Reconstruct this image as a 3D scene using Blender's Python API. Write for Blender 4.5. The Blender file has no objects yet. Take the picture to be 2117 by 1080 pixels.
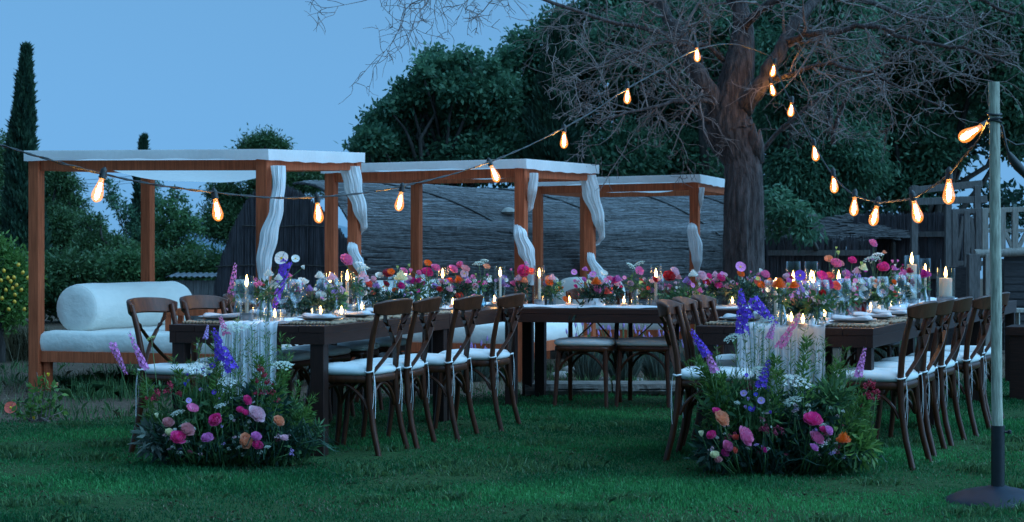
import bpy, math, random
import numpy as np
from mathutils import Vector, Matrix

random.seed(7)
rng = np.random.default_rng(7)
R = math.radians
sc = bpy.context.scene
col = sc.collection

# ------------------------------------------------------------------ camera
F, HZ, CX, CH = 3600.0, 532.0, 1058.5, 1.15      # focal length in photo pixels, horizon row, centre column, eye height
cam_d = bpy.data.cameras.new('camera')
cam = bpy.data.objects.new('camera', cam_d)
col.objects.link(cam)
cam.location = (0, 0, CH)
cam.rotation_euler = (R(90), 0, 0)
cam_d.sensor_width = 36.0
cam_d.lens = F / 2117.0 * 36.0
cam_d.shift_y = -(540.0 - HZ) / 2117.0
cam_d.clip_end = 3000
cam_d.dof.use_dof = True
cam_d.dof.focus_distance = 10.8
cam_d.dof.aperture_fstop = 7.0
sc.camera = cam

# ------------------------------------------------------------------ dusk light
SUN_EL, SUN_AZ = 6.0, 101.0                         # afterglow off to the right
world = bpy.data.worlds.new('World'); sc.world = world; world.use_nodes = True
wn = world.node_tree
for n in list(wn.nodes): wn.nodes.remove(n)
w_out = wn.nodes.new('ShaderNodeOutputWorld'); w_bg = wn.nodes.new('ShaderNodeBackground')
w_sky = wn.nodes.new('ShaderNodeTexSky'); w_sky.sky_type = 'NISHITA'; w_sky.sun_disc = False
w_sky.sun_elevation = R(SUN_EL); w_sky.sun_rotation = R(SUN_AZ)
w_sky.air_density = 1.0; w_sky.dust_density = 0.3; w_sky.ozone_density = 6.0; w_sky.altitude = 50
w_tint = wn.nodes.new('ShaderNodeMix'); w_tint.data_type = 'RGBA'; w_tint.blend_type = 'MULTIPLY'
w_tint.inputs[0].default_value = 1.0
w_tint.inputs[7].default_value = (0.75, 0.86, 1.12, 1)
w_bw = wn.nodes.new('ShaderNodeRGBToBW'); w_blue = wn.nodes.new('ShaderNodeMix'); w_blue.data_type = 'RGBA'; w_blue.blend_type = 'MULTIPLY'
w_blue.inputs[0].default_value = 1.0; w_blue.inputs[7].default_value = (0.41, 1.06, 1.93, 1)
w_mix = wn.nodes.new('ShaderNodeMix'); w_mix.data_type = 'RGBA'; w_mix.inputs[0].default_value = 1.0
wn.links.new(w_sky.outputs[0], w_tint.inputs[6]); wn.links.new(w_sky.outputs[0], w_bw.inputs[0]); w_pow = wn.nodes.new('ShaderNodeMath'); w_pow.operation = 'POWER'; w_pow.inputs[1].default_value = 0.35   # evenly veiled dusk sky
wn.links.new(w_bw.outputs[0], w_pow.inputs[0]); wn.links.new(w_pow.outputs[0], w_blue.inputs[6])
wn.links.new(w_tint.outputs[2], w_mix.inputs[6]); wn.links.new(w_blue.outputs[2], w_mix.inputs[7]); wn.links.new(w_mix.outputs[2], w_bg.inputs['Color'])
w_bg.inputs['Strength'].default_value = 0.088
wn.links.new(w_bg.outputs[0], w_out.inputs[0])
sun_d = bpy.data.lights.new('sun', 'SUN'); sun_d.energy = 1.35; sun_d.angle = R(85); sun_d.color = (0.29, 0.63, 1.0)
sun = bpy.data.objects.new('sun', sun_d); col.objects.link(sun)
_az, _el = R(SUN_AZ), R(47)
sun.rotation_euler = Vector((math.sin(_az) * math.cos(_el), math.cos(_az) * math.cos(_el), math.sin(_el))).to_track_quat('Z', 'Y').to_euler()
sc.view_settings.view_transform = 'Standard'; sc.view_settings.look = 'None'
sc.view_settings.exposure = 2.1; sc.view_settings.gamma = 1.0
cy = sc.cycles
cy.use_denoising = True
cy.transparent_max_bounces = 24; cy.max_bounces = 6; cy.diffuse_bounces = 3; cy.glossy_bounces = 3; cy.transmission_bounces = 4
cy.sample_clamp_indirect = 4.0; cy.caustics_reflective = False; cy.caustics_refractive = False
cy.use_light_tree = True

# ------------------------------------------------------------------ pixel helpers (a pixel gives a direction, the surface gives the distance)
def at(px, py, Y): return Vector(((px - CX) * Y / F, Y, CH - (py - HZ) * Y / F))
def G(px, py, z=0.0):
    Y = (CH - z) * F / (py - HZ)
    return Vector(((px - CX) * Y / F, Y, z))

# ------------------------------------------------------------------ materials
MATS = {}
def new_mat(name):
    m = bpy.data.materials.new(name); m.use_nodes = True; MATS[name] = m
    nt = m.node_tree
    for n in list(nt.nodes): nt.nodes.remove(n)
    o = nt.nodes.new('ShaderNodeOutputMaterial')
    return m, nt, o
def coords(nt, scale, rnd=True):
    tc = nt.nodes.new('ShaderNodeTexCoord'); mp = nt.nodes.new('ShaderNodeMapping')
    mp.inputs['Scale'].default_value = scale if hasattr(scale, '__len__') else (scale,) * 3
    if rnd:
        oi = nt.nodes.new('ShaderNodeObjectInfo'); ml = nt.nodes.new('ShaderNodeMath'); ml.operation = 'MULTIPLY'
        ml.inputs[1].default_value = 37.0
        ad = nt.nodes.new('ShaderNodeVectorMath'); ad.operation = 'ADD'
        nt.links.new(oi.outputs['Random'], ml.inputs[0])
        nt.links.new(tc.outputs['Object'], ad.inputs[0]); nt.links.new(ml.outputs[0], ad.inputs[1])
        nt.links.new(ad.outputs[0], mp.inputs['Vector'])
    else:
        nt.links.new(tc.outputs['Object'], mp.inputs['Vector'])
    return mp.outputs[0]
def ramp(nt, fac, stops):
    r = nt.nodes.new('ShaderNodeValToRGB')
    while len(r.color_ramp.elements) < len(stops): r.color_ramp.elements.new(0.5)
    for e, (p, c) in zip(r.color_ramp.elements, stops): e.position = p; e.color = (*c[:3], 1)
    nt.links.new(fac, r.inputs[0]); return r.outputs[0]
def noise(nt, vec, scale, detail=5, rough=0.6):
    n = nt.nodes.new('ShaderNodeTexNoise'); n.inputs['Scale'].default_value = scale
    n.inputs['Detail'].default_value = detail; n.inputs['Roughness'].default_value = rough
    nt.links.new(vec, n.inputs['Vector']); return n.outputs['Fac']
def mul(c, k): return tuple(min(1.0, x * k) for x in c)
def M(name, c, rough=0.6, var=0.3, scale=(1, 1, 1), nscale=12, bump=0.0, spec=0.5, c2=None, metal=0.0, transl=0.0, trcol=None, sheen=0.0, rnd=True, bdist=0.01):
    m, nt, o = new_mat(name)
    b = nt.nodes.new('ShaderNodeBsdfPrincipled')
    v = coords(nt, scale, rnd)
    f = noise(nt, v, nscale)
    lo, hi = mul(c, 1 - var), (c2 if c2 else mul(c, 1 + var))
    cc = ramp(nt, f, [(0.3, lo), (0.7, hi)])
    nt.links.new(cc, b.inputs['Base Color'])
    b.inputs['Roughness'].default_value = rough; b.inputs['Metallic'].default_value = metal
    b.inputs['Specular IOR Level'].default_value = spec
    if sheen: b.inputs['Sheen Weight'].default_value = sheen
    if bump:
        bp = nt.nodes.new('ShaderNodeBump'); bp.inputs['Strength'].default_value = bump; bp.inputs['Distance'].default_value = bdist
        nt.links.new(f, bp.inputs['Height']); nt.links.new(bp.outputs[0], b.inputs['Normal'])
    out = b.outputs[0]
    if transl:
        t = nt.nodes.new('ShaderNodeBsdfTranslucent'); mx = nt.nodes.new('ShaderNodeMixShader'); mx.inputs[0].default_value = transl
        if trcol: t.inputs['Color'].default_value = (*trcol, 1)
        else: nt.links.new(cc, t.inputs['Color'])
        nt.links.new(b.outputs[0], mx.inputs[1]); nt.links.new(t.outputs[0], mx.inputs[2]); out = mx.outputs[0]
    nt.links.new(out, o.inputs['Surface'])
    return m
def leaf_mat(name, lo, hi, transl=0.3, rough=0.5):
    # colour differs from leaf to leaf through the face attribute 'rnd'
    m, nt, o = new_mat(name)
    a = nt.nodes.new('ShaderNodeAttribute'); a.attribute_name = 'rnd'
    cc = ramp(nt, a.outputs['Fac'], [(0.0, lo), (0.75, mul(tuple((x + y) / 2 for x, y in zip(lo, hi)), 1.0)), (1.0, hi)])
    b = nt.nodes.new('ShaderNodeBsdfPrincipled'); b.inputs['Roughness'].default_value = rough
    b.inputs['Specular IOR Level'].default_value = 0.3
    t = nt.nodes.new('ShaderNodeBsdfTranslucent'); mx = nt.nodes.new('ShaderNodeMixShader'); mx.inputs[0].default_value = transl
    nt.links.new(cc, b.inputs['Base Color']); nt.links.new(cc, t.inputs['Color'])
    nt.links.new(b.outputs[0], mx.inputs[1]); nt.links.new(t.outputs[0], mx.inputs[2]); nt.links.new(mx.outputs[0], o.inputs['Surface'])
    return m
def glass_mat(name, tint=(0.93, 0.96, 0.97), refl=1.0):
    m, nt, o = new_mat(name)
    t = nt.nodes.new('ShaderNodeBsdfTransparent'); t.inputs[0].default_value = (*tint, 1)
    g = nt.nodes.new('ShaderNodeBsdfGlossy'); g.inputs['Roughness'].default_value = 0.03
    lw = nt.nodes.new('ShaderNodeLayerWeight'); lw.inputs['Blend'].default_value = 0.25
    mu = nt.nodes.new('ShaderNodeMath'); mu.operation = 'MULTIPLY_ADD'; mu.inputs[1].default_value = 0.5 * refl; mu.inputs[2].default_value = 0.03
    mx = nt.nodes.new('ShaderNodeMixShader')
    nt.links.new(lw.outputs['Facing'], mu.inputs[0]); nt.links.new(mu.outputs[0], mx.inputs[0])
    nt.links.new(t.outputs[0], mx.inputs[1]); nt.links.new(g.outputs[0], mx.inputs[2]); nt.links.new(mx.outputs[0], o.inputs['Surface'])
    return m
def emit_mat(name, c, s):
    m, nt, o = new_mat(name)
    e = nt.nodes.new('ShaderNodeEmission'); e.inputs[0].default_value = (*c, 1); e.inputs[1].default_value = s
    nt.links.new(e.outputs[0], o.inputs['Surface']); return m

M('post_wood', (0.40, 0.098, 0.042), 0.6, 0.35, (14, 14, 0.7), 5, 0.25, bdist=0.004, spec=0.1)
M('chair_wood', (0.058, 0.018, 0.008), 0.34, 0.45, (10, 10, 1.5), 6, 0.15, spec=0.32, bdist=0.003)
M('table_wood', (0.030, 0.011, 0.008), 0.45, 0.4, (2, 26, 26), 4, 0.3, spec=0.3, bdist=0.003)
M('leg_wood', (0.024, 0.010, 0.008), 0.5, 0.4, (26, 26, 2), 4, 0.3, bdist=0.003, spec=0.25)
M('pole_wood', (0.36, 0.34, 0.26), 0.8, 0.5, (22, 22, 2.2), 5, 0.8, bdist=0.006)
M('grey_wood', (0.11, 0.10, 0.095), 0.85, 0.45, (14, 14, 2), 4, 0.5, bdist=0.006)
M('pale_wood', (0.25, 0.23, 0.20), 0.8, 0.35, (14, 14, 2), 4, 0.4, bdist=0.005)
M('dark_board', (0.035, 0.032, 0.034), 0.8, 0.4, (3, 14, 14), 4, 0.4, bdist=0.005)
M('sleeper_wood', (0.17, 0.15, 0.13), 0.9, 0.5, (2, 14, 14), 4, 0.6, bdist=0.01)
M('canvas', (0.84, 0.84, 0.83), 0.85, 0.04, 1, 30, 0.15, transl=0.42, bdist=0.003)
M('cushion', (0.70, 0.70, 0.64), 0.9, 0.08, (1, 0.5, 1), 4, 0.75, sheen=0.2, bdist=0.03)
M('seat_cushion', (0.64, 0.66, 0.64), 0.9, 0.06, 1, 9, 0.4, sheen=0.2, bdist=0.012)
M('voile', (0.80, 0.82, 0.82), 0.9, 0.04, (1, 1, 0.2), 18, 0.2, transl=0.35, bdist=0.004)
M('gauze', (0.78, 0.80, 0.82), 0.9, 0.08, (40, 40, 2), 5, 0.5, transl=0.25, bdist=0.006)
M('ribbon', (0.75, 0.76, 0.76), 0.85, 0.05)
M('black_metal', (0.008, 0.009, 0.012), 0.45, 0.3, 1, 30, 0.1)
M('base_plastic', (0.008, 0.013, 0.024), 0.55, 0.4, 1, 12, 0.2, spec=0.25)
M('rubber', (0.012, 0.012, 0.012), 0.55, 0.2)
M('lemon_skin', (0.62, 0.34, 0.02), 0.5, 0.2)
M('bark', (0.066, 0.050, 0.048), 0.95, 0.75, (7, 7, 1.6), 3.2, 1.0, bdist=0.05, rnd=False)
M('twig', (0.17, 0.13, 0.12), 0.85, 0.4, 1, 6)
M('dark_bark', (0.05, 0.042, 0.036), 0.95, 0.5, (6, 6, 1.5), 4, 0.8)
M('reed', (0.055, 0.050, 0.056), 0.95, 0.6, (9, 9, 1), 4)
M('thatch', (0.105, 0.10, 0.10), 0.95, 0.6, (0.7, 9, 9), 3)
M('thatch_pale', (0.19, 0.19, 0.195), 0.95, 0.45, (0.8, 9, 9), 3)
M('thatch_under', (0.07, 0.065, 0.065), 1.0, 0.5, (1, 8, 8), 3)
M('soil', (0.10, 0.062, 0.045), 1.0, 0.5, 1, 8, 0.8)
M('stone', (0.30, 0.28, 0.25), 0.9, 0.3, 1, 6, 0.6)
M('tin', (0.09, 0.10, 0.115), 0.6, 0.4, 1, 5, 0.1, metal=0.3)
glass_mat('glass'); glass_mat('bulb_glass', (1.0, 0.86, 0.62), 0.5)
glass_mat('red_glass', (0.75, 0.06, 0.05), 0.8); glass_mat('blue_glass', (0.55, 0.78, 0.86), 0.8)
leaf_mat('grass_blade', (0.004, 0.074, 0.026), (0.066, 0.31, 0.092), 0.4)
leaf_mat('dry_grass', (0.08, 0.075, 0.04), (0.20, 0.17, 0.10), 0.2)
leaf_mat('carob_leaf', (0.026, 0.095, 0.060), (0.15, 0.29, 0.15), 0.4)
leaf_mat('cypress_leaf', (0.014, 0.044, 0.030), (0.055, 0.115, 0.062), 0.15)
leaf_mat('pine_leaf', (0.024, 0.070, 0.030), (0.105, 0.190, 0.065), 0.25)
leaf_mat('fresh_leaf', (0.045, 0.125, 0.028), (0.18, 0.31, 0.07), 0.4)
leaf_mat('garden_leaf', (0.030, 0.095, 0.040), (0.13, 0.25, 0.085), 0.4)
leaf_mat('dark_leaf', (0.012, 0.042, 0.032), (0.048, 0.11, 0.070), 0.3)
leaf_mat('grey_leaf', (0.08, 0.11, 0.09), (0.18, 0.22, 0.18), 0.25)

# ------------------------------------------------------------------ mesh helpers
class MB:
    def __init__(s): s.v = []; s.f = []
    def add(s, vs, fs):
        b = len(s.v); s.v += [tuple(v) for v in vs]; s.f += [tuple(i + b for i in f) for f in fs]; return s
    def box(s, c, d, rz=0.0, m=None):
        x, y, z = d[0] / 2, d[1] / 2, d[2] / 2
        vs = [Vector((i * x, j * y, k * z)) for i in (-1, 1) for j in (-1, 1) for k in (-1, 1)]
        T = m if m is not None else Matrix.Rotation(rz, 3, 'Z')
        return s.add([T @ v + Vector(c) for v in vs], [(0, 1, 3, 2), (4, 6, 7, 5), (0, 4, 5, 1), (2, 3, 7, 6), (0, 2, 6, 4), (1, 5, 7, 3)])
    def bar(s, a, b, w, h):
        a, b = Vector(a), Vector(b); d = b - a; q = d.to_track_quat('X', 'Z').to_matrix()
        return s.box((a + b) / 2, (d.length, w, h), m=q)
    def tube(s, pts, rad, seg=8, cap=True, prof=None):
        pts = [Vector(p) for p in pts]; n = len(pts)
        if not hasattr(rad, '__len__'): rad = [rad] * n
        t0 = (pts[1] - pts[0]).normalized(); up = Vector((0, 0, 1)) if abs(t0.z) < 0.9 else Vector((1, 0, 0))
        u = t0.cross(up).normalized(); vs = []
        for i in range(n):
            t = (pts[min(i + 1, n - 1)] - pts[max(i - 1, 0)]).normalized()
            u = (u - t * u.dot(t)).normalized(); w = t.cross(u)
            for k in range(seg):
                a = 2 * math.pi * k / seg
                r = rad[i] if prof is None else rad[i] * prof(a, i)
                vs.append(pts[i] + u * (math.cos(a) * r) + w * (math.sin(a) * r))
        fs = [(i * seg + k, i * seg + (k + 1) % seg, (i + 1) * seg + (k + 1) % seg, (i + 1) * seg + k) for i in range(n - 1) for k in range(seg)]
        if cap: fs += [tuple(range(seg - 1, -1, -1)), tuple((n - 1) * seg + k for k in range(seg))]
        return s.add(vs, fs)
    def lathe(s, prof, seg=20, c=(0, 0, 0), cap0=False, cap1=False):
        c = Vector(c); n = len(prof)
        vs = [c + Vector((r * math.cos(2 * math.pi * k / seg), r * math.sin(2 * math.pi * k / seg), z)) for r, z in prof for k in range(seg)]
        fs = [(i * seg + k, i * seg + (k + 1) % seg, (i + 1) * seg + (k + 1) % seg, (i + 1) * seg + k) for i in range(n - 1) for k in range(seg)]
        if cap0: fs.append(tuple(range(seg - 1, -1, -1)))
        if cap1: fs.append(tuple((n - 1) * seg + k for k in range(seg)))
        return s.add(vs, fs)
    def strip(s, pts, dirs, ws, th=0.0):
        # flat band following pts, widened along dirs; th gives it thickness along the band normal
        pts = [Vector(p) for p in pts]; n = len(pts); vs = []
        for i in range(n):
            t = (pts[min(i + 1, n - 1)] - pts[max(i - 1, 0)]).normalized()
            d = Vector(dirs[i]); d = (d - t * d.dot(t)).normalized(); nn = t.cross(d); w = ws[i] if hasattr(ws, '__len__') else ws
            vs += [pts[i] - d * w / 2 - nn * th / 2, pts[i] + d * w / 2 - nn * th / 2, pts[i] + d * w / 2 + nn * th / 2, pts[i] - d * w / 2 + nn * th / 2]
        fs = []
        for i in range(n - 1):
            for k in range(4): fs.append((i * 4 + k, i * 4 + (k + 1) % 4, i * 4 + 4 + (k + 1) % 4, i * 4 + 4 + k))
        fs += [(3, 2, 1, 0), tuple((n - 1) * 4 + k for k in range(4))]
        return s.add(vs, fs)
    def grid(s, fn, nu, nv, close_u=False):
        vs = [fn(i / (nu if close_u else nu - 1), j / (nv - 1)) for j in range(nv) for i in range(nu)]
        fs = [(j * nu + i, j * nu + (i + 1) % nu, (j + 1) * nu + (i + 1) % nu, (j + 1) * nu + i) for j in range(nv - 1) for i in range(nu if close_u else nu - 1)]
        return s.add(vs, fs)
    def mesh(s, name, mat, smooth=False, sharp=40):
        me = bpy.data.meshes.new(name); me.from_pydata(s.v, [], s.f); me.update()
        if mat: me.materials.append(MATS[mat])
        if smooth:
            me.polygons.foreach_set('use_smooth', [True] * len(me.polygons))
            if sharp < 180: me.set_sharp_from_angle(angle=R(sharp))
        return me
    def build(s, name, mat, parent=None, smooth=False, bevel=0.0, sharp=40):
        o = bpy.data.objects.new(name, s.mesh(name, mat, smooth, sharp)); col.objects.link(o)
        if parent is not None: o.parent = parent
        if bevel:
            b = o.modifiers.new('bevel', 'BEVEL'); b.width = bevel; b.segments = 2; b.limit_method = 'ANGLE'; b.angle_limit = R(40)
        return o
def tag(o, label=None, cat=None, group=None, kind=None):
    if label: o['label'] = label
    if cat: o['category'] = cat
    if group: o['group'] = group
    if kind: o['kind'] = kind
    return o
def thing(name, label, cat, loc=(0, 0, 0), rz=0.0, group=None):
    o = bpy.data.objects.new(name, None); o.empty_display_size = 0.1; col.objects.link(o)
    o.location = loc; o.rotation_euler = (0, 0, rz)
    return tag(o, label, cat, group)
def put(me, name, parent=None, loc=(0, 0, 0), rot=(0, 0, 0), scale=1.0, mat=None):
    o = bpy.data.objects.new(name, me); col.objects.link(o); o.parent = parent
    o.location = loc; o.rotation_euler = rot; o.scale = scale if hasattr(scale, '__len__') else (scale,) * 3
    if mat:
        o.material_slots[0].link = 'OBJECT'; o.material_slots[0].material = MATS[mat]
    return o
def copy_tree(o, parent=None):
    c = o.copy(); col.objects.link(c); c.parent = parent
    for ch in [x for x in bpy.data.objects if x.parent == o and x is not c]: copy_tree(ch, c)
    return c
KIDS = {}
def copy_thing(o, loc, rz, label=None, cat=None, group=None):
    if o.name not in KIDS: KIDS[o.name] = [(c, list(c.children)) for c in o.children]
    r = o.copy(); col.objects.link(r); r.location = loc; r.rotation_euler = (0, 0, rz); tag(r, label, cat, group)
    for c, subs in KIDS[o.name]:
        d = c.copy(); col.objects.link(d); d.parent = r
        for g in subs:
            e = g.copy(); col.objects.link(e); e.parent = d
    return r
def raw_mesh(name, verts, nper, mat, rnd=None, smooth=False, faces=None):
    # many equal small faces at once: verts (N*nper,3); faces default to one n-gon per group
    me = bpy.data.meshes.new(name)
    verts = np.asarray(verts, dtype=np.float32).reshape(-1, 3)
    me.vertices.add(len(verts)); me.vertices.foreach_set('co', verts.ravel())
    if faces is None:
        nf = len(verts) // nper; idx = np.arange(len(verts), dtype=np.int32); tot = np.full(nf, nper, dtype=np.int32)
    else:
        faces = np.asarray(faces, dtype=np.int32); nf = len(faces); idx = faces.ravel(); tot = np.full(nf, faces.shape[1], dtype=np.int32)
    me.loops.add(len(idx)); me.loops.foreach_set('vertex_index', idx)
    me.polygons.add(nf); me.polygons.foreach_set('loop_start', np.concatenate(([0], np.cumsum(tot)[:-1])).astype(np.int32))
    me.polygons.foreach_set('loop_total', tot)
    me.update(calc_edges=True); me.materials.append(MATS[mat])
    if rnd is not None:
        a = me.attributes.new('rnd', 'FLOAT', 'FACE'); a.data.foreach_set('value', np.asarray(rnd, dtype=np.float32))
    return me
def unit(a): return a / (np.linalg.norm(a, axis=-1, keepdims=True) + 1e-9)
def leaves(name, c, d, L, W, mat, fold=0.0, rnd=None, up=None):
    # one rhombic leaf per row: base c, direction d
    n = len(c); d = unit(d); r = unit(rng.normal(size=(n, 3))) if up is None else up
    s = unit(np.cross(d, r)); L = np.broadcast_to(np.asarray(L, float).reshape(-1, 1), (n, 1)); W = np.broadcast_to(np.asarray(W, float).reshape(-1, 1), (n, 1))
    nn = np.cross(s, d)
    v = np.stack([c, c + d * L * 0.45 + s * W / 2, c + d * L + nn * L * fold, c + d * L * 0.45 - s * W / 2], axis=1)
    return raw_mesh(name, v.reshape(-1, 3), 4, mat, rng.random(n) if rnd is None else rnd)
def link(me, name, parent=None, **kw):
    o = bpy.data.objects.new(name, me); col.objects.link(o); o.parent = parent
    return tag(o, **kw)

# ================================================================== THE SETTING
def lawn_edge(x):
    # depth at which the mown lawn gives way to the planted bed
    x = np.asarray(x, float)
    return np.interp(x, [-5, -3.0, -2.2, -1.0, 0.2, 3.2, 4.5, 6], [11.9, 12.2, 13.2, 14.3, 14.5, 14.8, 16.5, 18])
def build_ground():
    m, nt, o = new_mat('ground')
    b = nt.nodes.new('ShaderNodeBsdfPrincipled'); b.inputs['Roughness'].default_value = 1.0; b.inputs['Specular IOR Level'].default_value = 0.1
    tc = nt.nodes.new('ShaderNodeTexCoord')
    f1 = noise(nt, tc.outputs['Object'], 0.9, 6); f2 = noise(nt, tc.outputs['Object'], 14, 6); f3 = noise(nt, tc.outputs['Object'], 60, 4)
    soil = ramp(nt, f2, [(0.3, (0.050, 0.034, 0.026)), (0.55, (0.105, 0.072, 0.052)), (0.8, (0.16, 0.125, 0.09))])
    turf = ramp(nt, f3, [(0.3, (0.010, 0.034, 0.012)), (0.7, (0.040, 0.085, 0.028))])
    at_ = nt.nodes.new('ShaderNodeAttribute'); at_.attribute_name = 'lawn'
    s = nt.nodes.new('ShaderNodeMath'); s.operation = 'ADD'; nt.links.new(at_.outputs['Fac'], s.inputs[0])
    k = nt.nodes.new('ShaderNodeMath'); k.operation = 'MULTIPLY_ADD'; k.inputs[1].default_value = 1.6; k.inputs[2].default_value = -0.8
    nt.links.new(f1, k.inputs[0]); nt.links.new(k.outputs[0], s.inputs[1])
    mk = ramp(nt, s.outputs[0], [(0.4, (0, 0, 0)), (0.6, (1, 1, 1))])
    mx = nt.nodes.new('ShaderNodeMix'); mx.data_type = 'RGBA'
    nt.links.new(mk, mx.inputs[0]); nt.links.new(soil, mx.inputs[6]); nt.links.new(turf, mx.inputs[7])
    nt.links.new(mx.outputs[2], b.inputs['Base Color'])
    bp = nt.nodes.new('ShaderNodeBump'); bp.inputs['Strength'].default_value = 0.8; bp.inputs['Distance'].default_value = 0.03
    nt.links.new(f2, bp.inputs['Height']); nt.links.new(bp.outputs[0], b.inputs['Normal']); nt.links.new(b.outputs[0], o.inputs['Surface'])
    xs = np.concatenate([[-900, -200, -60, -25], np.linspace(-12, 12, 97), [25, 60, 200, 900]])
    ys = np.concatenate([[-300, -60, -10], np.linspace(0, 32, 129), [45, 80, 200, 700, 2000]])
    X, Y = np.meshgrid(xs, ys); Z = np.zeros_like(X)
    near = (np.abs(X) < 12) & (Y > 0) & (Y < 32)
    Z[near] = (0.006 * np.sin(X * 3.1 + Y * 1.7) + 0.006 * np.sin(Y * 4.3 - X * 2.2))[near]
    Z[Y > 34] -= (Y[Y > 34] - 34) * 0.012
    n = len(xs); v = np.stack([X, Y, Z], -1).reshape(-1, 3)
    j, i = np.meshgrid(np.arange(len(ys) - 1), np.arange(n - 1), indexing='ij'); a = (j * n + i).ravel()
    me = raw_mesh('ground', v, 4, 'ground', faces=np.stack([a, a + 1, a + n + 1, a + n], -1))
    lw = np.clip((lawn_edge(X) - Y) * 1.2 + 0.5, 0, 1); lw[Y < 0] = 1
    at2 = me.attributes.new('lawn', 'FLOAT', 'POINT'); at2.data.foreach_set('value', lw.ravel().astype(np.float32))
    me.polygons.foreach_set('use_smooth', [True] * len(me.polygons))
    link(me, 'ground', kind='structure')
build_ground()

def blades(name, P, H, W, mat, lean=0.5, rnd=None, curl=0.6):
    # two-segment grass blades: P (n,2 or 3), H heights
    n = len(P); P = np.column_stack([P, np.zeros(n)]) if P.shape[1] == 2 else P
    a = rng.random(n) * 2 * np.pi; d = np.stack([np.cos(a), np.sin(a), np.zeros(n)], -1)
    a2 = rng.random(n) * 2 * np.pi; s = np.stack([np.cos(a2), np.sin(a2), np.zeros(n)], -1)
    H = np.broadcast_to(H, (n,))[:, None]; W = np.broadcast_to(W, (n,))[:, None]; le = (rng.random((n, 1)) * lean)
    up = np.array([0, 0, 1.0])
    p1 = P + up * H * 0.6 + d * H * le * 0.35
    p2 = P + up * H * (1.0 - curl * le * 0.5) + d * H * le
    v = np.stack([P - s * W / 2, P + s * W / 2, p1 + s * W * 0.4, p2, p1 - s * W * 0.4], 1).reshape(-1, 3)
    return raw_mesh(name, v, 5, mat, rng.random(n) if rnd is None else rnd)
def patch(x, y):
    return (np.sin(x * 2.3 + 1.3 * np.sin(y * 1.1)) + np.sin(y * 3.1 + x * 0.7) + np.sin(x * 5.3 - y * 4.1) * 0.6 + np.sin(x * 11 + y * 7) * 0.4) / 3 + 0.5
def build_lawn():
    pts = []
    for y0, y1, den in ((6.9, 8.6, 8500), (8.6, 10.5, 6500), (10.5, 12.5, 4200), (12.5, 16.5, 2300)):
        xm = 0.31 * y1 + 0.15; n = int(den * 2 * xm * (y1 - y0))
        x = rng.uniform(-xm, xm, n); y = rng.uniform(y0, y1, n)
        k = (y < lawn_edge(x) + rng.normal(0, 0.35, n)) & (rng.random(n) < 0.55 + 0.6 * patch(x, y)) & (np.abs(x) < 0.31 * y + 0.1)
        pts.append(np.stack([x[k], y[k]], -1))
    P = np.concatenate(pts); q = patch(P[:, 0], P[:, 1]); n = len(P)
    H = (0.013 + 0.017 * np.clip(q, 0, 1.2) ** 2) * rng.uniform(0.6, 1.35, n)
    r = np.clip(rng.random(n) * 0.7 + 0.75 * (patch(P[:, 0] * 0.6 + 5, P[:, 1] * 0.9) - 0.35), 0, 1)
    link(blades('lawn_grass', P, H, 0.0042 + 0.0004 * (P[:, 1] - 7), 'grass_blade', 0.9, r), 'lawn_grass', label='short mown green lawn around the dining tables', cat='grass', kind='stuff')
    # straw-coloured dead blades lying through the lawn
    k = rng.random(n) < 0.03 + 0.10 * (patch(P[:, 0] * 1.3 + 2, P[:, 1] * 1.7 + 1) > 0.72); D = P[k]
    link(blades('dry_blades', D, 0.024, 0.004, 'dry_grass', 1.6), 'dry_grass', label='scattered straw coloured dead blades in the lawn', cat='grass', kind='stuff')
    n3 = 90; cx = rng.uniform(-3.2, 3.2, n3); cyy = rng.uniform(7.2, 12.5, n3); q = []
    for x, y in zip(cx, cyy):
        if abs(x) < 0.3 * y: q.append(np.column_stack([x + rng.normal(0, 0.07, 170), y + rng.normal(0, 0.05, 170)]))
    Q = np.concatenate(q); link(blades('lawn_clumps', Q, rng.uniform(0.03, 0.06, len(Q)), 0.006, 'garden_leaf', 1.2), 'lawn_clumps', label='darker coarse clumps of grass and clover dotted over the lawn', cat='grass', kind='stuff')
    # small white daisies and petals dropped on the lawn are left to the dry blades; rougher weeds grow in the dry bed by the daybeds
    n = 26000; x = rng.uniform(-5.2, 5.5, n); y = rng.uniform(11.6, 18.5, n)
    k = (y > lawn_edge(x) - 0.2) & (patch(x * 1.5, y * 1.4) > 0.50 + 0.25 * rng.random(n)); P = np.stack([x[k], y[k]], -1)
    link(blades('weeds', P, rng.uniform(0.04, 0.13, len(P)), 0.006, 'garden_leaf', 0.9), 'weeds', label='rough green weeds growing on the dry soil by the daybeds', cat='weeds', kind='stuff')
    k = (y > lawn_edge(x) - 0.3) & (patch(x * 1.9 + 3, y * 1.2) > 0.62); P = np.stack([x[k], y[k]], -1)
    link(blades('dry_weeds', P, rng.uniform(0.03, 0.10, len(P)), 0.006, 'dry_grass', 1.2), 'dry_weeds', label='dry straw coloured weeds on the soil by the daybeds', cat='weeds', kind='stuff')
build_lawn()

# ------------------------------------------------------------------ far hill seen between the left-hand trees
def build_hill():
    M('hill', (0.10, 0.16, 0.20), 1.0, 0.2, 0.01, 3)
    mb = MB()
    def fn(u, v):
        x = -420 + 560 * u; h = 9 + 13 * math.exp(-((x + 150) / 90) ** 2) + 6 * math.sin(x * 0.03) + 2 * math.sin(x * 0.11)
        return (x, 900 + 120 * v, -12 + (h + 12) * math.sin(v * math.pi / 2))
    mb.grid(fn, 60, 6); o = mb.build('hill', 'hill', smooth=True); tag(o, kind='structure')
build_hill()

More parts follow.
